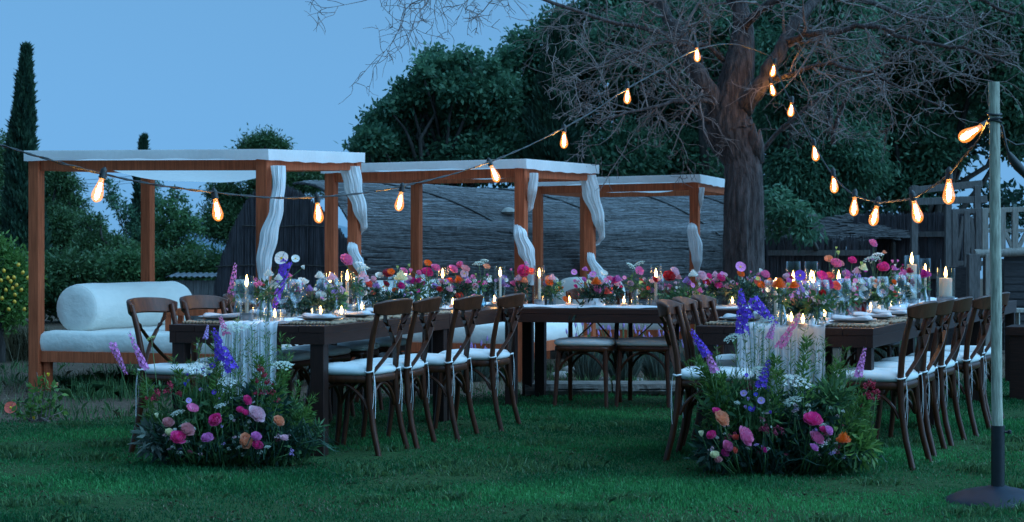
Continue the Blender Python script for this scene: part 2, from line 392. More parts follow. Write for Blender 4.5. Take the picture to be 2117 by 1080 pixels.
# ------------------------------------------------------------------ trees
def limb_tubes(mb, pts, r0, r1, seg=6):
    n = len(pts); mb.tube(pts, [r0 + (r1 - r0) * (i / (n - 1)) for i in range(n)], seg)
def wander(a, b, n, amp):
    a, b = Vector(a), Vector(b); L = (b - a).length
    return [a.lerp(b, i / (n - 1)) + Vector(rng.normal(0, amp * L * math.sin(math.pi * i / (n - 1)), 3)) for i in range(n)]
def crown_tree(name, label, base, top_clumps, leaf, n, L, W, trunk_r, droop=0.0, shell=0.55, group=None, bark='dark_bark', cat='tree', bare=0):
    t = thing(name, label, cat, base, 0, group); base = Vector(base)
    tb = MB(); hub = Vector((0, 0, max(0.6, min((Vector(c[0]) - base).z for c in top_clumps) * 0.6)))
    tb.tube(wander((0, 0, -0.1), hub, 6, 0.02), [trunk_r * k for k in (1.3, 1.0, 0.95, 0.9, 0.85, 0.8)], 8)
    for c, r in top_clumps:
        limb_tubes(tb, wander(hub, Vector(c) - base, 6, 0.06), trunk_r * 0.5, trunk_r * 0.12, 5)
        for _ in range(4 + bare):
            limb_tubes(tb, wander(Vector(c) - base, Vector(c) - base + Vector(rng.normal(0, 1, 3)) * min(r) * (0.45 if not bare else 0.95), 4, 0.08), trunk_r * 0.12, trunk_r * 0.03, 4)
    tb.build('trunk', bark, t, True, sharp=180)
    vol = np.array([r[0] * r[1] * r[2] for _, r in top_clumps]) ** 0.72; cnt = (n * vol / vol.sum()).astype(int); C = []; D = []
    for (c, r), k in zip(top_clumps, cnt):
        ns = max(8, int(k / 34))                     # sprays: short twigs carrying ~34 leaves each
        d = unit(rng.normal(size=(ns, 3))); rad = (shell + (1 - shell) * rng.random((ns, 1)) ** 0.6) * (0.7 + 0.55 * rng.random((ns, 1)))
        sp = d * rad * np.array(r)
        kk = max(1, k // ns); sz = max(r) * 0.16 + L * 0.6
        p = (sp[:, None, :] + rng.normal(0, 1, (ns, kk, 3)) * np.array([sz, sz, sz * 0.7])).reshape(-1, 3)
        dd = np.repeat(d, kk, 0) * 0.8 + rng.normal(0, 0.7, (ns * kk, 3)); dd[:, 2] -= droop
        C.append(p + np.array(Vector(c) - base)); D.append(dd)
    C = np.concatenate(C); D = np.concatenate(D); m = len(C)
    # leaves in one spray share a tone
    r = np.clip(np.repeat(rng.random(m // 20 + 1), 20)[:m] * 0.75 + rng.random(m) * 0.25, 0, 1)
    link(leaves('crown', C, D, L * rng.uniform(0.6, 1.3, m), W * rng.uniform(0.7, 1.2, m), leaf, rnd=r), 'crown', t)
    return t
def clumps(Y, spec, dy=0.0):
    # photo column, row, half width, half height in pixels at depth Y -> ellipsoids
    out = []
    for px, py, rx, ry in spec:
        rx *= 0.86; ry *= 0.86; y = Y + rng.uniform(-dy, dy); out.append((tuple(at(px, py, y)), (rx * y / F, max(rx, ry) * y / F * 0.8, ry * y / F)))
    return out
def cypress(name, label, px, top, bot, half, Y, n=16000, wob=0.1):
    base = at(px, 0, Y); base.z = 0; t = thing(name, label, 'tree', base)
    z0 = max(0.2, at(px, bot, Y).z); z1 = at(px, top, Y).z; w = half * Y / F
    tb = MB(); tb.tube([(0, 0, -0.1), (0, 0, z0), (0.03, 0, z1 * 0.9)], [w * 0.25, w * 0.2, 0.02], 7); tb.build('trunk', 'dark_bark', t, True, sharp=180)
    u = rng.random(n) ** 0.9; z = z0 + (z1 - z0) * u; a = rng.random(n) * 2 * np.pi
    prof = w * np.clip(np.minimum(1.0, ((1 - u) * 1.45)) ** 0.85 * (0.8 + 0.2 * np.minimum(1, u * 8)), 0.03, 1)
    prof *= 1 + wob * np.sin(a * 3 + z * 5) + wob * 0.8 * np.sin(z * 13 + a * 5); rr = prof * (0.72 + 0.3 * rng.random(n))
    C = np.stack([np.cos(a) * rr + 0.04 * np.sin(z * 1.5), np.sin(a) * rr, z], -1); D = np.stack([np.cos(a) * 0.35, np.sin(a) * 0.35, np.ones(n)], -1) + rng.normal(0, 0.28, (n, 3))
    link(leaves('crown', C, D, rng.uniform(0.10, 0.22, n), 0.05, 'cypress_leaf', rnd=np.clip(rng.random(n) * 0.6 + 0.4 * (np.sin(z * 9 + a * 4) > 0.2), 0, 1)), 'crown', t)
    return t
def sky_trees():
    cypress('cypress_tree', 'tall dark column cypress rising beside the first daybed', 50, 104, 640, 40, 34)
    cypress('cypress_tree', 'thin cypress top poking up behind the first daybed canopy', 298, 288, 640, 26, 44, 9000, 0.2)
    def g(px, Y): p = at(px, 0, Y); p.z = -max(0, Y - 34) * 0.012; return p
    P = 'pine_leaf'
    crown_tree('pine_tree', 'green pine at the edge behind the lemon bush', g(-30, 40), clumps(40, [(-10, 320, 30, 50), (-30, 400, 56, 70), (5, 470, 40, 60)]), P, 16000, 0.10, 0.035, 0.2)
    crown_tree('pine_tree', 'rounded pine between the cypress and the daybed post', g(130, 38), clumps(38, [(118, 365, 26, 22), (138, 385, 24, 26), (105, 410, 34, 40), (150, 430, 26, 30), (120, 470, 50, 44), (140, 520, 60, 50), (100, 375, 14, 20)], 0.5), P, 26000, 0.095, 0.032, 0.16)
    crown_tree('pine_tree', 'bushy dark pine showing under the first daybed canopy', g(225, 36), clumps(36, [(178, 458, 10, 16), (198, 478, 20, 20), (206, 456, 7, 14), (190, 515, 44, 30), (240, 512, 26, 26), (262, 530, 34, 28), (200, 552, 60, 44)], 0.5), P, 22000, 0.09, 0.032, 0.14)
    crown_tree('young_tree', 'slender open tree with thin leaning leader behind the daybed', g(275, 42), clumps(42, [(222, 382, 10, 12), (230, 400, 13, 13), (242, 420, 14, 14), (256, 436, 16, 14), (270, 455, 16, 16), (285, 478, 18, 22), (312, 380, 10, 18), (318, 415, 14, 26), (316, 450, 14, 24), (310, 500, 26, 34)], 0.3), 'carob_leaf', 4200, 0.10, 0.045, 0.05)
    crown_tree('young_tree', 'loose pale green tree between two daybed posts', g(365, 38), clumps(38, [(365, 408, 13, 14), (352, 432, 20, 18), (378, 440, 18, 16), (345, 465, 26, 20), (392, 462, 18, 14), (372, 480, 24, 18), (410, 478, 12, 12), (350, 510, 26, 20), (395, 520, 26, 20)], 0.4), 'garden_leaf', 5200, 0.095, 0.042, 0.07)
    crown_tree('pine_tree', 'broad umbrella pine standing behind the reed gable', g(530, 40), clumps(40, [(545, 292, 36, 14), (515, 306, 26, 12), (578, 300, 18, 12), (540, 312, 40, 14), (462, 390, 30, 18), (436, 398, 12, 10), (490, 420, 46, 30), (455, 460, 44, 36), (640, 372, 60, 26), (560, 380, 50, 40), (500, 470, 60, 40)], 0.5), P, 36000, 0.10, 0.03, 0.2)
    for px, label in ((20, 'dense dark bush behind the dry grass tuft'), (150, 'dense dark bush behind the bolster daybed'), (270, 'dense green bush right behind the bolster'), (390, 'dense bush behind the little tin shed')):
        crown_tree('background_bush', label, g(px, 30), clumps(30, [(px - 46, 575, 44, 34), (px + 34, 568, 46, 36), (px - 10, 550, 40, 30), (px + 60, 545, 26, 24), (px, 615, 80, 40)], 1.0), 'garden_leaf' if px in (20, 270) else 'pine_leaf', 16000, 0.085, 0.038, 0.08, cat='bush')
    # evergreen mass behind the huts
    Cb = 'carob_leaf'
    crown_tree('carob_tree', 'broad leafy carob rising behind the second daybed', g(930, 27),
        clumps(27, [(770, 290, 30, 26), (800, 250, 34, 28), (860, 235, 40, 30), (850, 200, 34, 24), (895, 145, 30, 24), (880, 190, 30, 26), (958, 140, 28, 22), (945, 180, 38, 26), (910, 270, 70, 50), (830, 310, 70, 40), (980, 230, 60, 50), (1000, 320, 90, 50), (900, 340, 90, 36), (1030, 165, 34, 26), (1020, 200, 46, 40)] + [(a_, b_, 15, 12) for a_, b_ in ((738, 306), (752, 300), (756, 268), (772, 248), (800, 222), (822, 205), (835, 180), (872, 150), (880, 124), (900, 116), (918, 130), (944, 118), (966, 114), (984, 132), (1004, 150), (1018, 140), (1036, 124), (1052, 104), (745, 322), (812, 232))], 0.6), Cb, 46000, 0.095, 0.055, 0.11)
    crown_tree('carob_tree', 'tall evergreen with high crown behind the bare branches', g(1130, 29),
        clumps(29, [(1060, 130, 40, 30), (1100, 90, 46, 36), (1150, 60, 44, 36), (1190, 50, 44, 40), (1120, 170, 60, 50), (1180, 150, 60, 60), (1080, 260, 80, 60), (1180, 260, 80, 70), (1150, 350, 100, 50), (1240, 40, 40, 50), (1230, 120, 60, 60)], 0.6), Cb, 44000, 0.09, 0.05, 0.13)
    cypress('cypress_tree', 'dark pointed cypress hidden among the leafy evergreens', 1150, 60, 560, 66, 26.5, 22000, 0.15)
    crown_tree('carob_tree', 'dense dark evergreen behind the trunk of the bare tree', g(1400, 28),
        clumps(28, [(1290, 330, 90, 70), (1400, 330, 90, 70), (1480, 260, 90, 80), (1330, 220, 90, 80), (1420, 150, 90, 80), (1310, 100, 90, 80), (1400, 40, 100, 70), (1290, 10, 80, 60), (1500, 60, 90, 80), (1440, 400, 70, 30)], 0.8), Cb, 56000, 0.10, 0.055, 0.26)
    crown_tree('carob_tree', 'big evergreen with drooping leaves between trunk and lamp pole', g(1720, 25),
        clumps(25, [(1610, 130, 80, 80), (1700, 110, 90, 80), (1640, 250, 80, 80), (1740, 220, 90, 80), (1650, 360, 80, 70), (1750, 330, 80, 70), (1620, 440, 60, 50), (1690, 400, 60, 44), (1620, 30, 90, 70), (1720, 10, 90, 60), (1690, 470, 40, 40)], 0.8) + clumps(21.9, [(1605, 420, 26, 30), (1640, 440, 30, 26), (1668, 472, 26, 24), (1612, 460, 18, 26)], 0.2), Cb, 60000, 0.10, 0.034, 0.22, droop=0.8)
    crown_tree('carob_tree', 'wide evergreen behind the timber deck railing', g(1900, 26),
        clumps(26, [(1830, 100, 90, 80), (1930, 70, 90, 80), (1850, 220, 80, 80), (1940, 200, 80, 80), (1840, 330, 70, 70), (1930, 310, 60, 60), (2040, 120, 90, 90), (2110, 60, 80, 80), (1900, 20, 90, 60), (2010, 10, 90, 60), (1880, 390, 60, 40), (2110, 200, 70, 70), (2060, 230, 40, 40), (2100, 300, 40, 40)], 0.8), Cb, 52000, 0.10, 0.05, 0.14, droop=0.3)
    crown_tree('carob_tree', 'low dark evergreen closing the gap behind the huts', g(1600, 33),
        clumps(33, [(1450, 300, 130, 120), (1600, 200, 140, 140), (1750, 420, 120, 60), (1760, 200, 140, 160), (1920, 240, 120, 160), (2080, 180, 110, 120), (1600, 420, 140, 60), (1650, 40, 160, 100), (1900, 30, 160, 100), (1440, 120, 130, 130), (2080, 430, 70, 40)], 0.6), 'dark_leaf', 42000, 0.17, 0.09, 0.3)
sky_trees()
def wires():
    for i, (y0, y1) in enumerate(((372, 364), (378, 370), (362, 356))):
        a, b = at(-40, y0, 60), at(330, y1, 70); mb = MB(); mb.tube([a.lerp(b, k / 10) - Vector((0, 0, 0.25 * math.sin(math.pi * k / 10))) for k in range(11)], 0.010, 4)
        tag(mb.build('overhead_wire', 'tin'), ['middle overhead wire crossing the sky behind the first daybed', 'lowest overhead wire crossing the sky behind the first daybed', 'topmost overhead wire crossing the sky behind the first daybed'][i], 'wire', 'overhead wires')
wires()

# ------------------------------------------------------------------ the bare tree
TY = 18.5
def bare_tree():
    t = thing('bare_tree', 'gnarled thick-trunked leafless tree hung with string lights', 'tree', (0, 0, 0))
    base = at(1537, 532 + CH * F / TY, TY); t.location = (base.x, base.y, 0); O = Vector((base.x, base.y, 0))
    mpx = TY / F
    prof = [(1537, 775, 56), (1537, 745, 50), (1537, 690, 44), (1537, 620, 40), (1537, 550, 39), (1537, 480, 38.5), (1537, 420, 38), (1538, 370, 36), (1536, 335, 35), (1523, 300, 42), (1508, 268, 49), (1505, 242, 46), (1512, 212, 40), (1520, 180, 35), (1526, 145, 31), (1533, 105, 26), (1537, 60, 20), (1532, 10, 15), (1524, -50, 12), (1530, -120, 8)]
    tb = MB(); pts = [at(a, b, TY) - O + Vector((0, 0.05 * math.sin(i * 0.8), 0)) for i, (a, b, _) in enumerate(prof)]
    # resample finely so the bark ridges have real depth
    P2 = []; R2 = []
    for i in range(len(pts) - 1):
        for k in range(5): P2.append(pts[i].lerp(pts[i + 1], k / 5)); R2.append((prof[i][2] * (1 - k / 5) + prof[i + 1][2] * k / 5) * mpx)
    P2.append(pts[-1]); R2.append(prof[-1][2] * mpx)
    ph = [rng.uniform(0, 6.3) for _ in range(6)]
    def bark(a, i):
        tw = i * 0.035
        r = 1 + 0.05 * math.sin(2 * a + ph[0] + tw) + 0.035 * math.sin(5 * a + ph[1] + 2 * tw + 0.5 * math.sin(i * 0.23))
        ridge = abs(math.sin(9 * a + ph[2] + 0.9 * math.sin(i * 0.31 + a * 2) + tw * 3)) + 0.6 * abs(math.sin(15 * a + ph[3] + 1.1 * math.sin(i * 0.47 + 3 * a)))
        return r + 0.075 * (ridge - 0.8) + 0.016 * rng.normal()
    tb.tube(P2, R2, 72, prof=bark)
    # torn stub below the fork
    tb.tube([at(1556, 330, TY) - O, at(1566, 295, TY - .1) - O, at(1571, 268, TY - .12) - O], [0.13, 0.07, 0.008], 7)
    tb.tube([at(1548, 320, TY) - O, at(1558, 280, TY - .14) - O, at(1559, 255, TY - .16) - O], [0.11, 0.05, 0.006], 6)
    tb.build('trunk', 'bark', t, True, sharp=180)
    # named limbs: photo column, row, depth offset; radius in pixels
    limbs = [
        ([(1492, 240, 0), (1470, 195, -.1), (1446, 160, -.15), (1428, 125, -.1), (1408, 75, 0), (1370, 20, .2), (1330, -50, .3)], 27, 8),
        ([(1535, 225, -.1), (1568, 185, -.25), (1592, 145, -.3), (1615, 100, -.3), (1645, 50, -.2), (1690, -10, 0), (1740, -80, .2)], 22, 8),
        ([(1625, 88, -.3), (1660, 72, -.5), (1710, 70, -.7), (1770, 50, -.8), (1830, 62, -.9), (1900, 88, -1.0), (1990, 102, -1.1), (2080, 130, -1.2)], 8, 3),
        ([(1600, 165, -.3), (1640, 150, -.6), (1720, 135, -.9), (1800, 150, -1.1), (1880, 190, -1.3), (1960, 235, -1.4)], 6, 2.2),
        ([(1500, 130, 0), (1460, 95, -.2), (1380, 88, -.5), (1290, 110, -.7), (1210, 150, -.9), (1150, 190, -1.0)], 6, 1.8),
        ([(1478, 215, -.1), (1430, 205, -.4), (1370, 215, -.7), (1300, 235, -.9), (1230, 250, -1.0)], 6, 1.8),
        ([(1470, 260, 0), (1440, 230, -.2), (1415, 190, -.4), (1380, 160, -.5), (1320, 140, -.6)], 6, 1.8),
        ([(1410, 80, 0), (1340, 60, -.4), (1250, 40, -.7), (1150, 10, -.9), (1060, -20, -1.0), (960, -40, -1.1), (880, -30, -1.2)], 6, 1.8),
        ([(1370, 20, .2), (1280, -20, .2), (1180, -60, 0), (1060, -70, -.3), (950, -50, -.5), (870, 0, -.6)], 6, 1.6),
        ([(1530, 70, 0), (1570, 20, -.3), (1640, -20, -.5), (1760, -40, -.7), (1880, -30, -.9), (2000, -10, -1.0), (2100, 30, -1.1)], 10, 3),
        ([(1690, -10, 0), (1780, 0, .4), (1870, 30, .6), (1960, 40, .8), (2060, 70, .9)], 8, 2.5),
        ([(1532, 40, 0), (1500, -20, .2), (1450, -80, .4)], 13, 6),
        ([(1720, 300, .9), (1735, 240, .8), (1760, 180, .6), (1800, 150, .4)], 6, 3),
        ([(1560, 330, 1.2), (1620, 260, 1.1), (1690, 205, 1.0), (1740, 165, 1.0)], 6, 2.5),
    ]
    lb = MB(); tw = MB()
    def spread(pts, rads, n, length, level):
        # side shoots along a limb; zigzag and droop like almond twigs
        L = len(pts) - 1
        for _ in range(n):
            f = rng.uniform(0.12, 1.0) * L; i = min(int(f), L - 1); p = pts[i].lerp(pts[i + 1], f - i); d0 = (pts[i + 1] - pts[i]).normalized()
            sd = Vector(unit(rng.normal(0, 1, 3)) * np.array([1, 0.8, 1])); d = (d0 * 0.7 + sd * 0.9).normalized()
            ll = length * rng.uniform(0.5, 1.25); k = 6 if level == 0 else 5; q = [p]; dd = d
            for s in range(k):
                dd = (dd + Vector(rng.normal(0, 0.26, 3)) + Vector((0, 0, -0.05 if level else -0.02))).normalized(); q.append(q[-1] + dd * ll / k)
            r0 = (rads[i] if i < len(rads) else rads[-1]) * 0.5; r0 = max(0.006 if level == 0 else 0.0038, min(r0, 0.02 if level == 0 else 0.008)); rr = [r0 + (0.0022 - r0) * j / k for j in range(k + 1)]
            tw.tube(q, rr, 4 if level == 0 else 3, cap=False)
            if level < 2: spread(q, rr, 6 if level == 0 else 4, ll * 0.5, level + 1)
    for px, r0, r1 in limbs:
        pts = [at(a, b, TY + c) - O for a, b, c in px]; P = []
        for i in range(len(pts) - 1):
            for k in range(3): P.append(pts[i].lerp(pts[i + 1], k / 3) + Vector(rng.normal(0, 0.012, 3)))
        P.append(pts[-1]); rd = [(r0 + (r1 - r0) * (i / (len(P) - 1)) ** 0.8) * mpx for i in range(len(P))]
        lb.tube(P, rd, 9 if r0 > 10 else 7, prof=lambda a, i: 1 + 0.09 * math.sin(3 * a + i * 0.9) + 0.05 * rng.normal())
        spread(P, rd, 13 if len(px) > 4 else 6, 0.85, 0)
    lb.build('limb', 'bark', t, True, sharp=180)
    tg = tw.build('twigs', 'twig', t); tg['kind'] = 'stuff'
bare_tree()

# ================================================================== REED HUTS, FENCES, DECK
def reed_hut():
    t = thing('reed_hut', 'low barrel hut roofed with weathered cane matting', 'hut', at(1100, 0, 23.5) * 1)
    t.location.z = 0; O = Vector(t.location)
    # vault: ridge runs from behind the first daybed to behind the bare tree
    a = at(612, 0, 21.0); b = at(1560, 0, 25.5); a.z = b.z = 0; d = (b - a); Lr = d.length; d.normalize(); nrm = Vector((d.y, -d.x, 0))     # nrm points to the camera side
    if nrm.y > 0: nrm = -nrm
    Hh, Wd = 2.02, 1.75
    def surf(s, w, lift=0.0):
        # w: 0 at the ridge, 1 at the ground in front
        ang = w * math.pi / 2
        sag = 0.022 * math.sin(s * 1.7) + 0.006 * math.sin(s * 4.1 + w * 3)
        return a + d * s + nrm * (math.sin(ang) ** 0.85 * (Wd + lift)) + Vector((0, 0, (math.cos(ang) ** 0.8 if w < 1 else 0) * (Hh + sag + lift))) - O
    mb = MB(); mb.grid(lambda u, v: surf(-0.0 + u * Lr, -0.5 + 1.5 * v if False else v), 60, 24); mb.build('vault', 'thatch_under', t, True, sharp=180)
    def canes(name, mat, n, w0, w1, lmin, lmax, th, s0=0.0, s1=None, lift=0.02, tilt=0.03):
        mb = MB(); s1 = s1 or Lr
        for _ in range(n):
            s = rng.uniform(s0, s1); w = rng.uniform(w0, w1); l = rng.uniform(lmin, lmax); k = rng.normal(0, tilt); e = rng.uniform(0, lift)
            q = [surf(min(max(s + l * (j / 3 - 0.5), s0 - 0.05), s1 + 0.1), min(max(w + k * (j / 3 - 0.5) * l + 0.004 * rng.normal(), 0.0), 0.99), e + 0.012) for j in range(4)]
            mb.strip(q, [Vector((0, 0, 1)) + nrm * 0.4] * 4, [th * rng.uniform(0.5, 1.6)] * 4, 0.008)
        o = mb.build(name, mat, t); o['kind'] = 'stuff'
    canes('cane_matting', 'thatch', 7500, 0.0, 0.62, 0.4, 1.8, 0.012, tilt=0.006)
    canes('bleached_cane', 'thatch_pale', 1300, 0.0, 0.52, 0.15, 0.8, 0.010, lift=0.03, tilt=0.012)
    canes('cane_overlap', 'thatch_pale', 260, 0.50, 0.545, 0.5, 1.5, 0.03, 0.9, Lr, 0.06, 0.01)
    canes('dark_cane', 'thatch', 900, 0.56, 0.9, 0.5, 1.6, 0.018, lift=0.04, tilt=0.012)
    # retaining cords run slantwise over the matting
    for s0, s1 in ((0.6, 2.2), (2.6, 4.0), (4.4, 5.6), (5.8, 6.6)):
        mb = MB(); mb.tube([surf(s0 + (s1 - s0) * j / 10, 0.04 + 0.52 * j / 10, 0.05) for j in range(11)], 0.012, 5); mb.build('cord', 'rubber', t, True)
    # rubbish stones lying on the matting
    mb = MB(); mb.lathe([(0.0, 0.06), (0.07, 0.04), (0.10, 0.0), (0.06, -0.03)], 7, surf(2.3, 0.42, 0.06)); mb.build('roof_stone', 'stone', t, True)
    return a, d, nrm, O
reed_hut()
def reed_gable():
    # arched end screen of upright reeds, standing in front of the vault
    Yg = 19.8; c = at(598, 0, Yg); t = thing('reed_screen', 'arched screen of dark upright reeds behind the first daybed', 'screen', (c.x, c.y, 0))
    mb = MB(); hw = 0.93; hh = at(598, 386, Yg).z; yaw = R(-14); cs, sn = math.cos(yaw), math.sin(yaw)
    def top(x):
        u = x / hw
        if u < -0.2: return hh * max(0.25, (1 - ((-u - 0.2) / 0.8) ** 2.3 * 0.62)) if u > -0.985 else hh * 0.2
        return hh * max(0.15, 1 - max(0, u + 0.2) ** 2 * 0.36)
    for i in range(1500):
        x = -hw + 2 * hw * i / 1500 + rng.normal(0, 0.004); h = top(x) * (1 + rng.normal(0, 0.008)); y = rng.uniform(-0.03, 0.03); lx = rng.normal(0, 0.012)
        p = Vector((x * cs - y * sn, x * sn + y * cs, -0.02)); q = Vector(((x + lx) * cs - y * sn, (x + lx) * sn + y * cs, h))
        mb.strip([p, (p + q) / 2 + Vector((0, rng.normal(0, 0.006), 0)), q], [(cs, sn, 0)] * 3, rng.uniform(0.004, 0.010), 0.005)
    o = mb.build('reeds', 'reed', t); o['kind'] = 'stuff'
    for z in (0.45, 1.05, 1.5):
        mb = MB(); k = hw * (0.95 if z < 1.2 else 0.6); mb.tube([(x * cs - 0.045 * -sn, x * sn - 0.045 * cs, z + 0.01 * math.sin(9 * x)) for x in np.linspace(-k, k * 0.8, 8)], 0.007, 5); mb.build('wire_band', 'dark_bark', t)
reed_gable()
def tin_shed():
    Y = 27; c = at(408, 0, Y); t = thing('shed', 'small plank shed with corrugated tin roof beside the reed screen', 'shed', (c.x, c.y, 0)); w = 0.42
    ztop = at(408, 572, Y).z
    for i in range(7):
        mb = MB(); mb.box((-w + 0.06 + 0.12 * i, rng.normal(0, 0.004), ztop / 2 - 0.03), (0.112, 0.03, ztop - 0.06)); mb.build('plank', 'grey_wood', t)
    mb = MB(); mb.box((0, 0.3, ztop / 2 - 0.05), (2 * w - 0.02, 0.5, ztop - 0.1)); mb.build('inner_wall', 'dark_board', t)
    mb = MB(); n = 60
    def fn(u, v): x = -w - 0.06 + u * (2 * w + 0.12); return (x, -0.1 + v * 0.8, ztop + 0.012 * math.sin(x * 70) + 0.05 * v)
    mb.grid(fn, n, 3); o = mb.build('tin_roof', 'tin', t, True); s = o.modifiers.new('thick', 'SOLIDIFY'); s.thickness = 0.006
tin_shed()
def reed_fences():
    def fence(name, label, p0, p1, ztop, mat, n, rails, jag=0.03, lean=0.02):
        p0, p1 = Vector(p0), Vector(p1); p0.z = p1.z = 0; d = p1 - p0; L = d.length; d.normalize(); t = thing(name, label, 'fence', p0)
        mb = MB(); nn = Vector((d.y, -d.x, 0))
        for i in range(n):
            s = L * i / n + rng.normal(0, 0.006); z = (ztop(s / L) if callable(ztop) else ztop) + rng.normal(0, jag); p = d * s + nn * rng.uniform(-0.03, 0.03); k = rng.normal(0, lean)
            mb.strip([p, p + d * k / 2 + Vector((0, 0, z / 2)), p + d * k + Vector((0, 0, z))], [d] * 3, rng.uniform(0.006, 0.016), 0.006)
        o = mb.build('reeds', mat, t); o['kind'] = 'stuff'
        for z in rails:
            mb = MB(); mb.bar(nn * 0.055 + Vector((0, 0, z)), d * L + nn * 0.055 + Vector((0, 0, z)), 0.035, 0.07); mb.build('rail', 'grey_wood', t)
        return t
    fence('reed_fence', 'low dark reed fence with a pale rail beside the bare tree', at(1590, 0, 22.5), at(1800, 0, 22.0), at(1700, 500, 22.2).z, 'reed', 640, (at(1700, 523, 22).z,), 0.04, 0.05)
    fence('reed_fence', 'tall dark reed fence below the string lights', at(1770, 0, 23.2), at(1990, 0, 22.6), at(1880, 446, 23).z, 'reed', 760, (0.9, 1.45), 0.02)
    # sagging brush roof between fence and trunk
    t = thing('brush_roof', 'sagging dark brushwood roof over the low reed fence', 'roof', at(1690, 0, 23.4)); t.location.z = 0
    O = Vector(t.location); mb = MB(); z0 = at(1690, 452, 23.4).z; z1 = at(1690, 500, 22.6).z
    mb.grid(lambda u, v: (-0.95 + 1.9 * u, 0.3 - 1.1 * v, z0 + (z1 - z0) * v ** 1.3 + 0.04 * math.sin(u * 9)), 16, 6); mb.build('cover', 'thatch_under', t, True)
    mb = MB()
    for _ in range(900):
        u, v = rng.random(), rng.random(); p = Vector((-0.95 + 1.9 * u, 0.3 - 1.1 * v, z0 + (z1 - z0) * v ** 1.3 + 0.04 * math.sin(u * 9) + 0.02)); e = Vector((rng.uniform(0.15, 0.5), rng.normal(0, 0.05), rng.normal(0, 0.03)))
        mb.strip([p - e / 2, p + e / 2], [(0, 0.5, 0.8)] * 2, rng.uniform(0.008, 0.02), 0.008)
    o = mb.build('brushwood', 'thatch_under', t); o['kind'] = 'stuff'
    for x in (-0.9, 0.0, 0.9):
        mb = MB(); mb.tube([(x, -0.5, -0.05), (x, -0.5, z1)], 0.04, 8); mb.build('post', 'dark_bark', t, True)
reed_fences()
def deck():
    Y = 20.5; q = lambda px, py, y=Y: at(px, py, y)
    o0 = q(2040, 0); o0.z = 0; t = thing('timber_deck', 'weathered raised timber deck with zigzag railing', 'deck', o0); O = Vector(o0)
    zt, zb = q(2040, 434).z, q(2040, 522).z
    def part(name, mat, a, b, w, h, bev=0.004): mb = MB(); mb.bar(a - O, b - O, w, h); return mb.build(name, mat, t, bevel=bev)
    # near railing (weathered pale timber) and the darker return rail to its left
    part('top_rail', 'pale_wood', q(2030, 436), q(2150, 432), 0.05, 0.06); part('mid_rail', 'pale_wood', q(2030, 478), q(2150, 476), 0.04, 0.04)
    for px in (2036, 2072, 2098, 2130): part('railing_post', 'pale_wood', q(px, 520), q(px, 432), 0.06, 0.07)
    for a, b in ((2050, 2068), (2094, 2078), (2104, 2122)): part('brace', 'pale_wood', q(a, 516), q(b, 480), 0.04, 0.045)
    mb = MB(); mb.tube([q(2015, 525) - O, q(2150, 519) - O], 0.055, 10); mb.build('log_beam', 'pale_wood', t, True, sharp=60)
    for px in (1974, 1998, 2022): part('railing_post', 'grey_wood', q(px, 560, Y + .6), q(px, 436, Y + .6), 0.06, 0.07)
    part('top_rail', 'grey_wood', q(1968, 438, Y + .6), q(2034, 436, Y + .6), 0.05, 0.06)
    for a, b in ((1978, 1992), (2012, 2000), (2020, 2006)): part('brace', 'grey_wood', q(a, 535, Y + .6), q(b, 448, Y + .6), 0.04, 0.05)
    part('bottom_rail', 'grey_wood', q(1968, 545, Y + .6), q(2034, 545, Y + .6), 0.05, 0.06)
    # upper frame further back
    for a, b in (((1880, 395), (2030, 380)), ((1880, 418), (2040, 412))): part('upper_beam', 'grey_wood', q(*a, Y + 1.6), q(*b, Y + 1.6), 0.06, 0.09)
    for px in (1890, 1960, 2020): part('upper_post', 'grey_wood', q(px, 560, Y + 1.6), q(px, 384, Y + 1.6), 0.08, 0.08)
    # slatted skirt under the deck
    for i in range(13):
        z = 0.08 + i * 0.088
        mb = MB(); mb.box(q(2130, 0) * 1 - O + Vector((0.1, 0.12, z - q(2130, 0).z)), (0.75, 0.02, 0.068)); mb.build('slat', 'dark_board', t)
    mb = MB(); mb.box(q(2130, 0) - O + Vector((0.1, 0.4, 0.58 - q(2130, 0).z)), (0.75, 0.02, 1.1)); mb.build('back_panel', 'dark_board', t)
    for px in (2012, 2046): part('stump_post', 'pale_wood' if px > 2030 else 'grey_wood', q(px, 532 + CH * F / Y), q(px, 526), 0.13, 0.13)
    for px in (1975, 1998): part('dark_plank', 'dark_board', q(px, 532 + CH * F / (Y + .4), Y + .4), q(px, 552, Y + .4), 0.03, 0.14)
deck()
